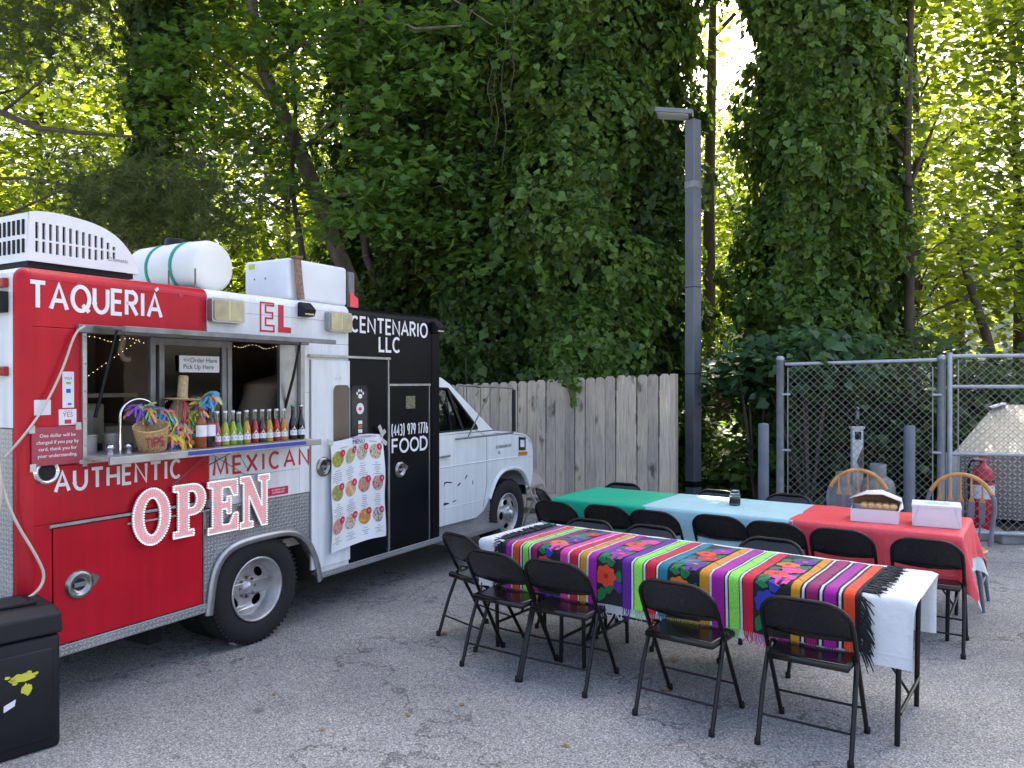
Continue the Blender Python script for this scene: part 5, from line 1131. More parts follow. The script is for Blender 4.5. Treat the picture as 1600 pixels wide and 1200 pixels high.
# ------------------------------------------------------------------ wooden picket fence
A0 = Vector((2.03, 10.0, 0)); B0 = Vector((-1.35, 11.75, 0)); fd = (B0-A0).normalized(); FL = (B0-A0).length
wf_ = thing('wooden_fence', 'weathered grey wooden picket fence behind the van', 'fence', A0, math.atan2(fd.y, fd.x))
PW, npk = .1375, int(FL/.146); pm = None; random.seed(4)
for i in range(npk):
    if pm is None:
        o = MB().plate([(0, .03), (PW, .03), (PW, 1.0-.035), (PW-.035, 1.0), (.035, 1.0), (0, 1.0-.035)], (), 0, .018).build('picket', 'weathered_wood', wf_); pm = o.data
        for v in pm.vertices:
            if v.co.z > .5: v.co.z += .86
        bw = o
    else: o = link('picket', pm, wf_)
    o.location = (i*.1465, random.uniform(-.004, .004)-.0, 0); o.scale = (1, 1, (1.905-.046*i*.1465)/1.86*random.uniform(.996, 1.003)); o.rotation_euler = (random.uniform(-.004, .004), random.uniform(-.006, .006), 0)
for z in (.35, 1.0, 1.6): MB().box(0, FL, -.06, -.022, z, z+.085).build('rail', 'weathered_wood', wf_)
for x in (-.075, 1.7): MB().box(x-.0, x+.07, -.115, .02 if x < 0 else -.062, 0, 1.90 if x < 0 else 1.68, .004).build('post', 'weathered_wood', wf_)
# darker fence far behind the lamp post
P0 = at(1030, 600, 14.2); bf = thing('brown_fence', 'dark reddish wooden fence in the shade behind the lamp post', 'fence', (P0.x, 14.2, 0), R_(-6)); bpm = None
for i in range(22):
    if bpm is None: o = MB().box(0, .135, 0, .018, .05, 1.72).build('board', 'red_wood', bf); bpm = o.data
    else: o = link('board', bpm, bf)
    o.location = (i*.142, random.uniform(-.005, .005), random.uniform(-.02, .02))
for z in (.4, 1.3): MB().box(0, 3.1, .02, .06, z, z+.08).build('rail', 'red_wood', bf)
# ------------------------------------------------------------------ lamp post
lpz = at(1083, 600, 10.8); lp = thing('lamp_post', 'square grey steel lamp post with flat head rising behind the tables', 'lamp post', (lpz.x, 10.8, 0), R_(38))
MB().box(-.08, .08, -.08, .08, 0, 5.42, .008).build('post', 'pole_grey', lp)
MB().box(-.083, .083, -.083, .083, 4.48, 4.57).build('post_band', 'aluminium', lp); MB().box(-.083, .083, -.083, .083, .34, .42).build('post_band', 'black_plastic', lp); MB().box(-.12, .12, -.12, .12, 0, .05, .006).build('base_plate', 'pole_grey', lp)
for z in (1.9, 3.1): MB().box(-.0812, .0812, -.0812, .0812, z, z+.012).build('post_seam', 'black_plastic', lp)
hd = MB(); Mh = Matrix.Translation((0, 0, 5.48)) @ Matrix.Rotation(R_(165-38), 4, 'Z') @ Matrix.Rotation(R_(-9), 4, 'Y')
q = MB().box(.0, .52, -.17, .17, -.02, .045, .01); q.v = [tuple(Mh @ Vector(v)) for v in q.v]; ho = q.build('lamp_head', 'pole_grey', lp)
q = MB().box(.06, .49, -.14, .14, -.026, -.0205); q.v = [tuple(Mh @ Vector(v)) for v in q.v]; q.build('lamp_lens', 'lamp_lens', ho)
MB().lathe([(.04, -.10), (.045, 0), (.001, .01)], 12, Matrix.Translation((0, 0, 5.46))).build('head_knuckle', 'black_plastic', lp)
# ------------------------------------------------------------------ chain link fence and gate
def mesh_panel(x0, x1, z0, z1, m, name, par, sp_=.086, y=0.):
    mb = MB(); k = sp_; w = .0022
    c = x0-(z1-z0)
    while c < x1:
        for sg_ in (1, -1):
            # line x = c + s (sg=1) or mirrored
            a, b = max(x0, c), min(x1, c+(z1-z0))
            if b-a > .01:
                za, zb = z0+(a-c), z0+(b-c)
                if sg_ < 0: za, zb = z1-(a-c), z1-(b-c)
                mb.bar((a, y+.002*sg_, za), (b, y+.002*sg_, zb), w*1.6, w*1.6)
        c += k
    return mb.build(name, m, par, recalc=False)
cp_ = at(1219, 600, 9.1); cr_ = at(1471, 600, 8.75); gv = Vector((cr_.x-cp_.x, -.35, 0)); gl_ = gv.length
cf = thing('chain_link_fence', 'grey chain link fence panel between two posts behind the aqua table', 'fence', (cp_.x, 9.1, 0), math.atan2(gv.y, gv.x))
HT = 2.02
for x in (0, gl_): p_ = MB().lathe([(.044, 0), (.044, HT+.02), (.050, HT+.022), (.050, HT+.05), (.03, HT+.075), (.001, HT+.08)], 16, Matrix.Translation((x, 0, 0))).build('post', 'galv', cf)
MB().tube([(.05, 0, HT-.02), (gl_-.05, 0, HT+.02)], .021, 10).build('top_rail', 'galv', cf); MB().tube([(.05, 0, .07), (gl_-.05, 0, .07)], .012, 8).build('bottom_wire', 'galv', cf)
for x in (.085, gl_-.09): MB().bar((x, 0, .08), (x, 0, HT-.06), .012, .006).build('tension_bar', 'galv_wire', cf)
for x, s_ in ((.06, 1), (gl_-.06, -1)):
    for z in (.35, 1.0, 1.65): MB().box(x-.05, x+.05, -.05, .05, z-.012, z+.012, .004).build('band_clamp', 'galv', cf)
mesh_panel(.09, gl_-.09, .07, HT-.02, 'galv_wire', 'wire_mesh', cf)
gp_ = at(1484, 600, 8.7); ge = at(1700, 600, 8.35); gv2 = Vector((ge.x-gp_.x, ge.y-gp_.y, 0)); g2 = gv2.length
cg = thing('chain_link_gate', 'chain link gate with horizontal rails at the right edge', 'gate', (gp_.x, 8.7, 0), math.atan2(gv2.y, gv2.x))
for x in (0, g2): MB().tube([(x, 0, .08), (x, 0, HT+.10)], .027, 12).build('gate_upright', 'galv', cg)
MB().bar((.085, 0, .3), (.085, 0, HT+.02), .012, .008).build('tension_bar', 'galv_wire', cg)
for z in (HT+.06, 1.74, .99, .12): MB().tube([(0, 0, z), (g2, 0, z)], .021, 10).build('gate_rail', 'galv', cg)
mesh_panel(.03, g2-.03, .12, HT+.10, 'galv_wire', 'wire_mesh', cg)
# rear post of the enclosure
MB().tube([(0, 0, 0), (0, 0, 1.75)], .03, 10).build('enclosure_post', 'galv', None, (at(1339, 600, 10.6).x, 10.6, 0)); tag(bpy.data.objects['enclosure_post'], 'thin grey steel post standing inside the chain link enclosure', 'post')
# bollards
for px, D, h, lb in ((1193, 8.75, 1.33, 'grey steel bollard left of the chain link fence'), (1421, 8.45, 1.32, 'grey steel bollard in front of the chain link fence')):
    b = thing('bollard', lb, 'bollard', (at(px, 600, D).x, D, 0), 0, 'grey bollards by the chain link fence')
    MB().lathe([(.058, 0), (.058, h-.02), (.054, h-.006), (.04, h), (.001, h+.004)], 20).build('pipe', 'bollard_grey', b); MB().lathe([(.11, 0), (.10, .03), (.059, .035)], 20).build('collar', 'concrete', b)
# white jack stand, gas bottle
js = thing('trailer_jack', 'white rusty trailer jack stand behind the chain link fence', 'jack', (at(1339, 600, 9.9).x, 9.9, 0), 0)
MB().box(-.07, .07, -.03, .03, .25, 1.2, .006).build('jack_column', 'cab_white', js); MB().box(-.085, .085, -.04, .04, 1.2, 1.23).build('jack_cap', 'cab_white', js); MB().box(-.04, .04, -.034, -.0305, 1.06, 1.16).build('jack_slot', 'dark_void', js); MB().add([(-.02, -.033, .78), (.06, -.033, .62), (.065, -.033, .92), (.06, -.033, .97)], [(0, 1, 2, 3)]).build('rust_patch', 'hub_rust', js); MB().box(-.14, .14, -.12, .12, 0, .03).build('jack_foot', 'cab_white', js); MB().tube([(0, 0, .03), (0, 0, .3)], .03, 10).build('jack_leg', 'galv', js)
gb = thing('gas_bottle', 'dull white gas bottle with collar behind the chain link fence', 'gas bottle', (at(1372, 600, 9.6).x, 9.6, 0), 0)
MB().lathe([(.001, .0), (.12, .0), (.12, .05), (.175, .09), (.195, .16), (.195, .50), (.17, .58), (.10, .63), (.001, .64)], 26).build('cylinder', 'propane', gb); MB().lathe([(.095, .60), (.095, .78), (.085, .785), (.082, .61)], 22).build('collar', 'propane', gb); MB().lathe([(.025, .62), (.025, .70), (.045, .70), (.045, .74), (.001, .745)], 12).build('valve', 'hub_rust', gb)
gb2 = dup(gb, (at(1318, 600, 9.75).x, 9.75, -.12), .5, 'second gas bottle left of the jack, mostly hidden behind the hoop chair')
# tread plate housing with sloping top, extinguisher
hb = at(1493, 600, 9.75); tbx = thing('tread_plate_box', 'large silver tread plate box with a sloping top behind the gate', 'storage box', (hb.x, 9.75, 0), R_(-8))
tbx.rotation_euler.z = R_(-34)
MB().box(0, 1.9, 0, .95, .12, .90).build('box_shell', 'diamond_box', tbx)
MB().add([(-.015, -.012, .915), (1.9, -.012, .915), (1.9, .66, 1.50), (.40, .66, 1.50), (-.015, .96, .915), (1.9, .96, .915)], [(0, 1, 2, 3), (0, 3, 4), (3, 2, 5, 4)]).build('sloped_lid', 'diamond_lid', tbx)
MB().box(-.012, 1.9, -.014, -.001, .885, .914).build('edge_trim', 'aluminium', tbx); MB().bar((.34, .58, 1.46), (.50, .655, 1.515), .10, .02).build('corner_bracket', 'ac_white', tbx)
for x in (.12, 1.4): MB().box(x, x+.18, .05, .8, 0, .118).build('skid', 'rubber', tbx)
fe = thing('fire_extinguisher', 'red fire extinguisher with white label beside the tread plate box', 'fire extinguisher', (at(1536, 600, 9.2).x, 9.2, .06), R_(-20))
MB().lathe([(.001, 0), (.115, 0), (.12, .01), (.12, .62), (.105, .69), (.06, .735), (.03, .75), (.03, .80), (.001, .80)], 26).build('cylinder', 'ext_red', fe)
n = 11; MB().add([(math.cos(R_(-90+(i/(n-1)-.5)*170))*.1215, math.sin(R_(-90+(i/(n-1)-.5)*170))*.1215, z) for z in (.36, .52) for i in range(n)], [(i, i+1, n+i+1, n+i) for i in range(n-1)], True).build('label', 'paper', fe, recalc=False)
MB().lathe([(.121, .555), (.123, .56), (.123, .575), (.121, .58)], 26).build('strap', 'ink', fe); MB().box(-.10, .03, -.012, .012, .81, .835, .004).box(-.12, .03, -.012, .012, .86, .88, .004).build('handle', 'aluminium', fe); MB().tube([(-.03, 0, .80), (-.12, 0, .80), (-.155, 0, .70), (-.15, -.02, .45), (-.145, -.02, .25)], .014, 8).build('hose', 'rubber', fe); MB().lathe([(.04, .83), (.045, .86), (.03, .90), (.001, .905)], 12).build('valve_head', 'ext_red', fe)
MB().box(-.2, .2, -.2, .2, -.058, -.001, .005).build('stand_block', 'concrete', fe)
# cabinet sign left of the box
MB().box(0, .16, 0, .12, 0, .92, .004).build('utility_box', 'siding', None, (at(1479, 600, 9.5).x, 9.5, 0)); tag(bpy.data.objects['utility_box'], 'slim pale utility box just left of the tread plate box', 'utility box')
# pale house beyond the trees
hs = thing('house', 'pale house with lap siding glimpsed through the trees at right', 'house', (at(1330, 600, 27).x, 27, 0), R_(-4))
MB().box(0, 11, .02, 6, 0, 5.0).build('wall', 'siding', hs); sm_ = None
for i in range(26):
    if sm_ is None: o = MB().add([(0, 0, 0), (11, 0, 0), (11, .018, .19), (0, .018, .19), (0, .02, 0), (11, .02, 0)], [(0, 1, 2, 3), (0, 4, 5, 1)]).build('siding_board', 'siding', hs); sm_ = o.data
    else: o = link('siding_board', sm_, hs)
    o.location = (0, 0, i*.19)
MB().add([(-.3, -.4, 4.95), (11.3, -.4, 4.95), (11.3, 3, 7.2), (-.3, 3, 7.2), (11.3, 6.4, 4.95), (-.3, 6.4, 4.95)], [(0, 1, 2, 3), (3, 2, 4, 5)]).build('roof', 'roof_shingle', hs)
for x in (2.6, 6.2):
    wn_ = MB().box(x, x+1.2, -.03, .015, 2.7, 4.1).build('window', 'dark_glass', hs); MB().plate([(x-.08, 2.62), (x+1.28, 2.62), (x+1.28, 4.18), (x-.08, 4.18)], [[(x, 2.7), (x+1.2, 2.7), (x+1.2, 4.1), (x, 4.1)]], -.05, -.031).build('frame', 'cab_white', wn_); MB().box(x, x+1.2, -.045, -.032, 3.37, 3.43).build('sash_bar', 'cab_white', wn_)
# ------------------------------------------------------------------ foliage
SHAPES = {'quad': (np.array([(0, 0, 0), (.36, .45, .06), (0, 1, -.06), (-.36, .45, .06)]), [(0, 1, 2, 3)]),
 'ivy': (np.array([(0, 0, 0), (.30, -.10, .04), (.52, .28, .07), (.26, .62, .03), (0, 1, -.08), (-.26, .62, .03), (-.52, .28, .07), (-.30, -.10, .04)]), [(0, 1, 2, 3, 4), (0, 4, 5, 6, 7)]),
 'maple': (np.array([(0, 0, 0), (.16, .04, 0), (.50, .02, .05), (.40, .22, .03), (.60, .52, .06), (.34, .50, .02), (.28, .72, .0), (.13, .64, 0), (0, 1.02, -.07), (-.13, .64, 0), (-.28, .72, .0), (-.34, .50, .02), (-.60, .52, .06), (-.40, .22, .03), (-.50, .02, .05), (-.16, .04, 0)]), [(0, 1, 2, 3, 4, 5, 6, 7, 8), (0, 8, 9, 10, 11, 12, 13, 14, 15)]),
 'needle': (np.array([(-.027, 0, 0), (.027, 0, 0), (0, 1, 0)]), [(0, 1, 2)])}
def nrm(a): return a/np.maximum(1e-9, np.linalg.norm(a, axis=1, keepdims=True))
def leaves(name, P, N, Y, size, shape, m, parent=None):
    tv, tf = SHAPES[shape]; n = len(P); k = len(tv)
    N = nrm(N); X = nrm(np.cross(Y, N)); Y = np.cross(N, X)
    V = P[:, None, :] + size[:, None, None]*(tv[None, :, 0:1]*X[:, None, :]+tv[None, :, 1:2]*Y[:, None, :]+tv[None, :, 2:3]*N[:, None, :])
    li = np.concatenate([np.array(f) for f in tf]); cnt = np.array([len(f) for f in tf]); L = len(li)
    me = bpy.data.meshes.new(name); me.vertices.add(n*k); me.vertices.foreach_set('co', V.reshape(-1).astype(np.float32))
    me.loops.add(n*L); me.loops.foreach_set('vertex_index', (np.arange(n)[:, None]*k+li[None, :]).reshape(-1).astype(np.int32))
    me.polygons.add(n*len(tf)); st_ = np.concatenate([[0], np.cumsum(cnt)[:-1]]); me.polygons.foreach_set('loop_start', (np.arange(n)[:, None]*L+st_[None, :]).reshape(-1).astype(np.int32))
    me.polygons.foreach_set('loop_total', np.tile(cnt, n).astype(np.int32))
    at_ = me.attributes.new('rnd', 'FLOAT', 'POINT'); at_.data.foreach_set('value', np.repeat(rng.random(n), k).astype(np.float32))
    me.update(calc_edges=True); me.materials.append(MATS[m]); o = link(name, me, parent); return o
def rv(n, s=1.): return rng.normal(0, s, (n, 3))
def ivy_tree(label, px, D, rad, h, nleaf, m='ivy', lsize=.115, zlo=.1, top=True, taper=.0, ph=0., mtop='ivy_dark', kind='ivy_tree', bot=1.0):
    c = at(px, 600, D); t = thing(kind, label, 'tree', (c.x, D, 0)); t['group'] = 'ivy covered trees behind the lot'
    MB().tube([(0, 0, -.1), (.05, 0, 3), (-.1, .1, 6), (.1, 0, h+3)], [.32, .27, .22, .10], 10).build('trunk', 'bark', t)
    br = MB(); 
    n0 = int(nleaf*2.3); th = rng.normal(-math.pi/2, 1.15, n0); z = zlo+(h-zlo)*rng.random(n0)
    def R(th, z):
        q = z/h; base = rad*(bot+(1-bot)*np.clip(q*3, 0, 1))*(1-taper*q)
        l = .20*np.sin(th*2+z*.9+ph)+.17*np.sin(th*3-z*1.9+ph*2)+.14*np.sin(z*3.1+th*2+ph*3)+.13*np.sin(z*4.7-th*4+ph)*np.sin(th*6+z+ph)+.11*np.sin(z*8.3+th*9+ph*5)*np.sin(th*7-z*4+ph)
        return base*(1+l*.9)
    dens = np.sin(th*4+z*2.6+ph*1.3)+np.sin(z*4.1-th*3+ph*2.7)+.8*np.sin(th*9-z*6+ph); keep = rng.random(n0) < np.clip(.72+.42*dens, .16, 1.); th, z = th[keep], z[keep]; n = len(th)
    r = R(th, z)-np.abs(rng.normal(0, .18, n))*rad*.5+.03; out = np.stack([np.cos(th), np.sin(th), np.zeros(n)], 1)
    P = out*r[:, None]+np.stack([np.zeros(n), np.zeros(n), z], 1)
    e = .12; dz = (R(th, z+e)-R(th, z-e))/(2*e); N = out+np.array([0, 0, 1.])*(.55-np.clip(dz, -1.2, 1.2)*.8)[:, None]+rv(n, .6)
    Y = np.array([0, 0, -1.])+rv(n, .6)+out*.25
    # loose trailing shoots that break the outline
    k = 55; sh = []; shn = []
    for i in range(k):
        a = rng.normal(-math.pi/2, 1.2); zz = rng.uniform(zlo+1, h); r0 = float(R(np.array([a]), np.array([zz]))[0]); L = rng.uniform(.25, .8)
        for q in np.linspace(0, 1, 16): rr_ = r0+.05+L*.45*math.sin(q*1.9); sh.append((math.cos(a+q*.12)*rr_+rng.normal(0, .03), math.sin(a+q*.12)*rr_+rng.normal(0, .03), zz-L*q*q)); shn.append((math.cos(a), math.sin(a), .4))
    P = np.concatenate([P, np.array(sh)]); N = np.concatenate([N, np.array(shn)+rv(len(sh), .5)]); Y = np.concatenate([Y, np.array([0, 0, -1.])+rv(len(sh), .6)]); n = len(P)
    leaves('ivy_foliage', P, N, Y, lsize*.80*np.exp(rng.normal(0, .27, n)), 'ivy', m, t)['kind'] = 'stuff'
    n2 = nleaf//5; th = rng.uniform(0, 2*math.pi, n2); z = rng.uniform(zlo, h, n2); r = R(th, z)*rng.uniform(.45, .8, n2); out = np.stack([np.cos(th), np.sin(th), np.zeros(n2)], 1)
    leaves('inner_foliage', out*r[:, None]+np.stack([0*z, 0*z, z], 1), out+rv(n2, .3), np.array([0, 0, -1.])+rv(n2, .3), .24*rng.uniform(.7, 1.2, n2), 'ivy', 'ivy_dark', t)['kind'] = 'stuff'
    if top:      # broad crown above the ivy, out of the picture, shading the lot
        n3 = 5200; g_ = rv(n3, 1.); g_ = g_/np.linalg.norm(g_, axis=1, keepdims=True)*rng.random((n3, 1))**.4
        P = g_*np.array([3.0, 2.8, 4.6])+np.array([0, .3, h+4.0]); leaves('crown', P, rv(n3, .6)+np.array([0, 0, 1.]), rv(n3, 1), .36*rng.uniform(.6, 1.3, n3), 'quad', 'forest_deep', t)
    return t
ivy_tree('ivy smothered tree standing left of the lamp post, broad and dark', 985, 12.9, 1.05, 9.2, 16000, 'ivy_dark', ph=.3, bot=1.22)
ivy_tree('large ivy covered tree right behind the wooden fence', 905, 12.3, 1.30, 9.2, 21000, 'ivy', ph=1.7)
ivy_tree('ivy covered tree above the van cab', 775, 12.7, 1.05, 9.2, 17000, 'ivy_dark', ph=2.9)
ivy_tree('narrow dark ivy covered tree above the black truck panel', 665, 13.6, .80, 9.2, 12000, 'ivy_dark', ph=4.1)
ivy_tree('bright ivy covered tree to the right of the lamp post, above the chain link fence', 1262, 11.6, .90, 8.6, 21000, 'ivy', .115, ph=5.2, zlo=1.1)
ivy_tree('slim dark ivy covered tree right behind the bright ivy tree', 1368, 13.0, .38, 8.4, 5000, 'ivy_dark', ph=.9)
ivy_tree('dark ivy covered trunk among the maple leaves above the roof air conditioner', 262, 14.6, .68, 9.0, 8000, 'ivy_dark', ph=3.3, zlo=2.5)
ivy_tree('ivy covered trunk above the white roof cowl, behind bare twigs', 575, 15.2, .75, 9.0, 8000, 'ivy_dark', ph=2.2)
def clumps(cent, per, spread, m, shape, size, name, par, flat=.45, droop=.35, origin=Vector((0, 0, 0))):
    cent = np.array(cent); n = len(cent)*per; ci = np.repeat(np.arange(len(cent)), per)
    P = cent[ci]+rv(n)*np.array([1, 1, flat])*spread; dxy = P-cent[ci]; P[:, 2] -= droop*(dxy[:, 0]**2+dxy[:, 1]**2)/spread*.5
    N = rv(n, .45)+np.array([0, -.35, 1.]); Y = nrm(dxy+rv(n, .2))*np.array([1, 1, .3])+np.array([0, 0, -.55])
    return leaves(name, P-np.array(origin), N, Y, size*rng.uniform(.6, 1.25, n), shape, m, par)
def tree(label, px, D, h, crad, z0, n, m='forest', trunk='bark', tr=.14, per=60, ls=.215, sp_=.62, lean_=(0, 0), kind='deciduous_tree', grp='leafy trees in the wood behind the lot'):
    c = at(px, 600, D); o = thing(kind, label, 'tree', (c.x, D, 0), 0, grp); top = Vector((lean_[0], lean_[1], h))
    pts = [Vector((0, 0, -.1)).lerp(top, q)+Vector((.22*math.sin(q*5+px), .15*math.sin(q*4+px*2), 0))*q for q in (0, .2, .4, .6, .8, 1)]
    tm = MB().tube(pts, [tr*(1-.72*q) for q in (0, .2, .4, .6, .8, 1)], 9); cent = []
    k = max(6, n//per)
    for i in range(k):
        q = z0/h+(1-z0/h)*rng.random()**.85; base = pts[0].lerp(top, q); a = rng.random()*2*math.pi; r = crad*(.25+.75*rng.random())*(1-.5*max(0, q-.6)/.4)
        e = base+Vector((math.cos(a)*r, math.sin(a)*r, rng.normal(.2, .4))); cent.append(tuple(e))
        if i % 4 == 0: md = base.lerp(e, .5)+Vector((0, 0, .15)); tm.tube([base-Vector((0, 0, .4)), md, e], [tr*.26, tr*.17, tr*.06], 5, False)
    tm.build('trunk', trunk, o); clumps(cent, per, sp_, m, 'quad' if ls > .15 else 'ivy', ls, 'crown', o); return o
for (px, D, h, cr, z0, n, m, lb) in (
 (-60, 18, 13, 3.2, 2.0, 8000, 'forest', 'leafy tree at the far left behind the air conditioner'), (70, 22, 14, 3.2, 2.0, 9000, 'forest', 'sunlit yellow green tree behind the dark pine branch at left'), (185, 25, 14, 3.2, 2.0, 9000, 'forest', 'sunlit tree farther back over the air conditioner'),
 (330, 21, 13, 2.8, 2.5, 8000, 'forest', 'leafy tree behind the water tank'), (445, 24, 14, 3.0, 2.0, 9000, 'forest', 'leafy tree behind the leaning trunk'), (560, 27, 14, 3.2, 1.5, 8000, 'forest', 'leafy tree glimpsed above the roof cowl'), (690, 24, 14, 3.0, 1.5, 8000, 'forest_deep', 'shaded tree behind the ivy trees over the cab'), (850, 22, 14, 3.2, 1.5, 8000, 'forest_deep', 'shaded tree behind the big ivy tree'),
 (1085, 25, 10.5, 2.2, 1.5, 7500, 'forest', 'sunlit tree in the gap beside the lamp post'), (1180, 22, 9, 2.2, 1.5, 5000, 'forest', 'leafy tree between lamp post and bright ivy tree'),
 (1425, 16.5, 11, 2.0, 3.2, 4000, 'forest', 'slender straight tree above the right chain link post'), (1505, 20, 9.5, 2.6, 2.8, 3600, 'forest', 'forked leafy tree above the gate'), (1590, 17, 11, 2.2, 2.4, 4600, 'forest', 'leafy tree at the right edge above the tread plate box'), (1700, 14.5, 11, 2.6, 2.6, 6000, 'forest_deep', 'dark leafy tree just outside the right edge'), (1370, 24, 11, 2.6, 1.8, 5000, 'forest', 'sunlit tree behind the slim ivy tree')):
    tree(lb, px, D, h, cr, z0, int(n*(1.4 if px < 500 else 1.2 if px > 1380 else 1.0)), m)
# leaning maple over the truck: trunk, branches, sprays of lobed leaves
LM = thing('maple_tree', 'maple with a leaning trunk and drooping bright leaves above the truck', 'tree', (at(575, 600, 14.2).x, 14.2, 0)); lo_ = LM.location
def rel(px, py, D): return at(px, py, D)-lo_
tm = MB(); tm.tube([Vector((.0, 0, -.1)), rel(560, 470, 14.2), rel(530, 400, 14.2), rel(497, 310, 14.1), rel(468, 235, 14), rel(440, 175, 13.9), rel(412, 110, 13.8), rel(395, 20, 13.6), rel(380, -160, 13.4)], [.17, .16, .155, .15, .14, .13, .11, .10, .06], 10)
for br_, r0 in (([(440, 175, 13.9), (400, 130, 13.6), (350, 95, 13.2), (300, 70, 12.8)], .05), ([(497, 310, 14.1), (560, 300, 13.2), (620, 310, 12.2), (690, 290, 11.6)], .045), ([(412, 110, 13.8), (470, 70, 13), (560, 45, 12), (640, 50, 11.4), (720, 40, 11)], .05), ([(468, 235, 14), (520, 190, 13), (560, 140, 12.2), (600, 100, 11.8)], .04), ([(530, 400, 14.2), (500, 340, 13.6), (450, 330, 13), (380, 300, 12.4)], .035), ([(380, -160, 13.4), (520, -60, 12), (680, -20, 11), (770, 40, 10.8)], .03), ([(560, 45, 12), (590, 20, 11.4), (650, 45, 11), (720, 40, 10.9), (740, 15, 10.8)], .03)):
    tm.tube([rel(*b) for b in br_], [r0*(1-.75*i/(len(br_)-1)) for i in range(len(br_))], 6)
tm.build('trunk', 'bark_pale', LM)
spr = [(250, 60), (215, 95), (300, 40), (345, 75), (235, 130), (300, 120), (350, 150), (255, 185), (330, 200), (405, 60), (455, 40), (385, 190), (300, 250), (420, 230), (470, 150), (520, 90), (500, 30), (560, 70), (610, 30), (660, 80), (600, 130), (650, 150), (700, 120), (745, 60), (720, 190), (760, 150), (640, 215), (590, 235), (690, 255), (740, 260), (620, 285), (560, 290), (590, 330), (650, 330), (545, 345), (720, 330), (770, 290), (775, 380), (740, 400), (560, 190), (470, 270), (800, 40), (830, 20), (760, 15), (690, 20), (550, 15), (420, 5), (340, 10)]
ce = []
for (a, b) in spr:
    D = 12.9 if a < 480 else 11.4
    for _ in range(2): ce.append(tuple(rel(a+random.uniform(-22, 22), b+random.uniform(-16, 16), D+random.uniform(-.5, .6))))
clumps(ce, 95, .27, 'maple', 'maple', .135, 'crown', LM, .35, .5)
n3 = 9000; g_ = rv(n3, 1.); g_ = g_/np.linalg.norm(g_, axis=1, keepdims=True)*rng.random((n3, 1))**.4
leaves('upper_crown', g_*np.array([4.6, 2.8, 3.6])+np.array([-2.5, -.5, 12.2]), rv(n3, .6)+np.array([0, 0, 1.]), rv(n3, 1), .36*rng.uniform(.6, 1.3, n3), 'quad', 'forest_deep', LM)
# bare twigs and hanging vines
tv_ = MB(); random.seed(17)
for k in range(26):
    a, b = random.uniform(350, 560), random.uniform(170, 330); D = 12.6; p = [at(a, b, D)]; ang = random.uniform(-.6, .6)
    for j in range(6): a += random.uniform(8, 26)*(1 if k % 2 else -1); b += random.uniform(-6, 14); p.append(at(a, b, D+.05*j))
    tv_.tube(p, [.008-.001*i for i in range(7)], 4, False)
for (a, b0, b1) in ((787, 20, 262), (775, 60, 230), (765, 90, 200), (448, 280, 400), (800, 0, 140)): tv_.tube([at(a+4*math.sin(i*1.3), b0+(b1-b0)*i/8, 10.75) for i in range(9)], .005, 5, False)
tag(tv_.build('bare_twigs', 'bark'), 'thin bare twigs and hanging vines among the maple leaves', 'twigs', None, 'stuff')
# pine at the left: dark limbs with needle tufts
PT = thing('pine_tree', 'dark pine with drooping needle branches over the air conditioner at left', 'tree', (at(-230, 600, 13.5).x, 13.5, 0)); po = PT.location
pm_ = MB().tube([(0, 0, -.1), (.1, 0, 4), (0, 0, 9), (0, 0, 14)], [.26, .22, .16, .05], 10); tc = []
def rp_(px, py, D): return at(px, py, D)-po
LIMB = [([(-230, 100, 13.5), (-60, 150, 12.8), (60, 200, 12.4), (120, 207, 12.2), (215, 214, 12.0)], .07, False), ([(-230, 330, 13.5), (-60, 280, 12.8), (40, 278, 12.4), (115, 292, 12)], .05, False), ([(-230, 20, 13.5), (-40, 150, 13), (0, 178, 12.8), (60, 130, 12.4), (95, 100, 12.2)], .045, False), ([(-230, 420, 13.5), (0, 340, 13), (90, 300, 12.6), (180, 265, 12.4), (215, 240, 12.2)], .03, False),
 ([(-230, -40, 13.5), (-40, 20, 12.6), (60, 40, 12.2), (150, 70, 12)], .05, True), ([(-230, -120, 13.5), (0, -40, 12.4), (100, 0, 12), (170, 30, 11.8)], .05, True), ([(-230, 60, 13.5), (-20, 70, 12.8), (70, 90, 12.4)], .04, True), ([(115, 292, 12), (170, 330, 12), (240, 345, 12), (290, 355, 12)], .035, True), ([(115, 292, 12), (190, 300, 11.8), (270, 285, 11.6), (345, 300, 11.5)], .03, True), ([(190, 300, 11.8), (280, 320, 11.6), (385, 365, 11.5)], .025, True)]
for pts, r0, tuft in LIMB:
    P_ = [rp_(*p) for p in pts]; pm_.tube(P_, [r0*(1-.7*i/(len(P_)-1)) for i in range(len(P_))], 7)
    if tuft:
        for i in range(len(P_)-1):
            for _ in range(80): q = random.random(); tc.append(P_[i].lerp(P_[i+1], q)+Vector((random.gauss(0, .32), random.gauss(0, .3), random.gauss(-.02, .24))))
pm_.build('trunk', 'bark', PT); tc = np.array([tuple(c) for c in tc]); pern = 46; n = len(tc)*pern; ci = np.repeat(np.arange(len(tc)), pern)
ax = nrm(rv(len(tc), .5)+np.array([.5, -.3, .1])); Yd = nrm(ax[ci]*.55+rv(n, .55)+np.array([0, 0, -.12]))
leaves('needles', tc[ci]+Yd*.01, rv(n), Yd, .17*rng.uniform(.7, 1.15, n), 'needle', 'pine', PT)
n3 = 4000; leaves('upper_crown', rv(n3, 1.1)*np.array([1.6, 1.2, 2.2])+np.array([0, 0, 11.5]), rv(n3)+np.array([0, 0, .6]), rv(n3), .34*rng.uniform(.6, 1.2, n3), 'quad', 'forest_deep', PT)
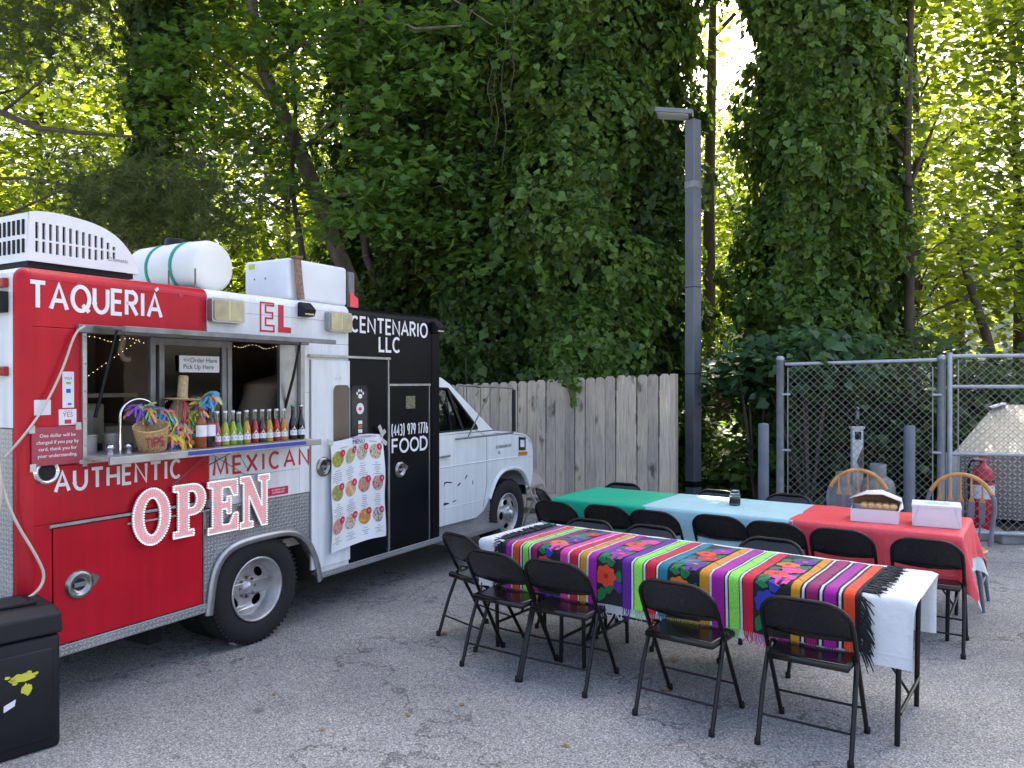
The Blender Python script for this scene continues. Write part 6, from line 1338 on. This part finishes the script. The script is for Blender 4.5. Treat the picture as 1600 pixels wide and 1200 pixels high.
# forked bare trunks seen against the bright gap and at the right
def bare(label, pts, r, name='young_tree', limbs=()):
    b = at(*pts[0]); o = thing(name, label, 'tree', (b.x, pts[0][2], 0)); mb = MB().tube([(0, 0, -.1)]+[at(*p)-Vector((b.x, pts[0][2], 0)) for p in pts], [r]+[r*(1-.6*i/len(pts)) for i in range(len(pts))], 8)
    cc = []
    for lb_ in limbs:
        mb.tube([at(*p)-Vector((b.x, pts[0][2], 0)) for p in lb_], [r*.5*(1-.7*i/(len(lb_)-1)) for i in range(len(lb_))], 6)
        cc += [tuple(at(*p)-Vector((b.x, pts[0][2], 0))) for p in lb_[1:]]
    mb.build('trunk', 'bark', o)
    cc += [tuple(at(pts[-1][0]+random.uniform(-60, 60), pts[-1][1]+random.uniform(-40, 60), pts[-1][2])-Vector((b.x, pts[0][2], 0))) for _ in range(6)]
    clumps(cc, 90, .5, 'forest', 'ivy', .14, 'crown', o)
bare('slim straight trunk rising above the right chain link post', [(1420, 555, 12.5), (1421, 400, 12.5), (1417, 250, 12.5), (1421, 120, 12.5), (1425, -60, 12.5)], .085, limbs=([(1418, 300, 12.5), (1450, 220, 12.5), (1470, 170, 12.5)], [(1420, 240, 12.5), (1380, 190, 12.6), (1350, 150, 12.8)], [(1420, 400, 12.5), (1460, 385, 12.4), (1490, 370, 12.3)]))
bare('forked crooked trunk in the bright patch above the gate', [(1550, 560, 13.5), (1540, 520, 13.5), (1520, 460, 13.5), (1500, 390, 13.5), (1478, 335, 13.5)], .09, limbs=([(1502, 395, 13.5), (1540, 370, 13.4), (1575, 330, 13.3)], [(1520, 460, 13.5), (1470, 480, 13.6), (1430, 500, 13.6)]))
bare('pale forked trunk in the sky gap above the lamp post', [(1108, 420, 17), (1108, 300, 17), (1112, 120, 17), (1113, 40, 17), (1118, -100, 17)], .14, limbs=([(1110, 110, 17), (1085, 70, 17), (1062, 52, 17)], [(1112, 60, 17), (1150, 20, 17), (1200, -20, 17)]))
bare('slender grey trunk between the leaning maple and the ivy trees', [(600, 470, 13.2), (572, 400, 13.2), (562, 300, 13.1), (574, 200, 13), (566, 60, 12.9), (560, -60, 12.8)], .075, limbs=([(563, 300, 13.1), (600, 250, 12.9), (640, 225, 12.7)],))
bare('thin dark trunk rising behind the white roof cowl', [(478, 440, 13.6), (470, 380, 13.6), (455, 290, 13.6), (462, 180, 13.6), (450, 20, 13.5)], .06)
# shrubs
def shrub(label, px, D, zc, n, rx, rz, m='shrub', ls=.11, shape='ivy', name='shrub'):
    c = at(px, 600, D); o = thing(name, label, 'shrub', (c.x, D, 0), 0, 'shrubs behind the fences'); sm__ = MB()
    ce_ = [(random.gauss(0, rx*.5), random.gauss(0, .3), zc+random.gauss(0, rz*.5)) for _ in range(max(4, n//60))]
    for c_ in ce_[::3]: sm__.tube([(0, 0, 0), (c_[0]*.5, c_[1]*.5, c_[2]*.6), c_], [.02, .014, .005], 5, False)
    sm__.build('stems', 'bark', o); clumps(ce_, 60, .22, m, shape, ls, 'foliage', o, .6, .3)
for a in ((1265, 10.1, 2.15, 1500, 1.0, .22, 'shrub', .14, 'ivy'), (1180, 10.6, 1.95, 900, .5, .25, 'shrub', .13, 'ivy')): shrub('blue green broad leaved shrub %s the left chain link post' % ('reaching over the fence right of' if a[0] > 1200 else 'just left of'), *a)
for px, D, lb in ((1255, 10.9, 'dark shrub inside the chain link enclosure near its left post'), (1330, 11.2, 'dark shrub behind the trailer jack'), (1410, 11.0, 'dark shrub behind the right bollard'), (1480, 11.6, 'dark shrub behind the tread plate box corner'), (1560, 12.4, 'dark shrub above the tread plate box')): shrub(lb, px, D, 1.15, 3200, 1.0, 1.1, 'ivy_dark', .13)
for px, D, lb in ((1115, 12.0, 'low bush at the foot of the lamp post'), (1165, 11.6, 'low bush between the lamp post and the left bollard'), (1090, 13.2, 'low leafy bush behind the lamp post')): shrub(lb, px, D, .5, 1300, .6, .5, 'maple', .11)
for px, D, lb in ((560, 13.0, 'shrub above the black panel of the truck'), (640, 12.4, 'ivy bush behind the cab roof'), (720, 13.2, 'ivy bush over the wooden fence left part'), (480, 14, 'shrub behind the roof cowl'), (380, 15, 'shrub behind the water tank')): shrub(lb, px, D, 1.5, 3600, 1.3, 1.2, 'ivy_dark', .12)
# far wood as one mass
n = 60000; X = rng.uniform(-34, 40, n); Yv = rng.uniform(31, 42, n); Z = np.interp(X, [-34, 3, 5, 11, 14, 40], [13, 13, 10, 10, 7.5, 7.5])*rng.random(n)**.8*(.75+.25*np.sin(X*.7)+.12*np.sin(X*1.9)); X += .8*np.sin(Z*2.3+Yv)
dw_ = leaves('distant_woods', np.stack([X, Yv, Z], 1), rv(n, .5)+np.array([0, 0, .7]), rv(n), .66*rng.uniform(.5, 1.3, n), 'quad', 'forest'); tag(dw_, 'sunlit woods far behind, reading as one green mass', 'woods', None, 'stuff')
n = 26000; X = rng.uniform(-30, 30, n); Yv = rng.uniform(12, 30, n); Z = np.abs(rng.normal(0, .35, n))+.08
gc = leaves('ground_cover', np.stack([X, Yv, Z], 1), rv(n, .4)+np.array([0, -.2, 1.]), rv(n), .16*rng.uniform(.5, 1.3, n), 'ivy', 'ivy_dark'); tag(gc, 'dark ivy and weeds covering the woodland floor', 'ground cover', None, 'stuff')
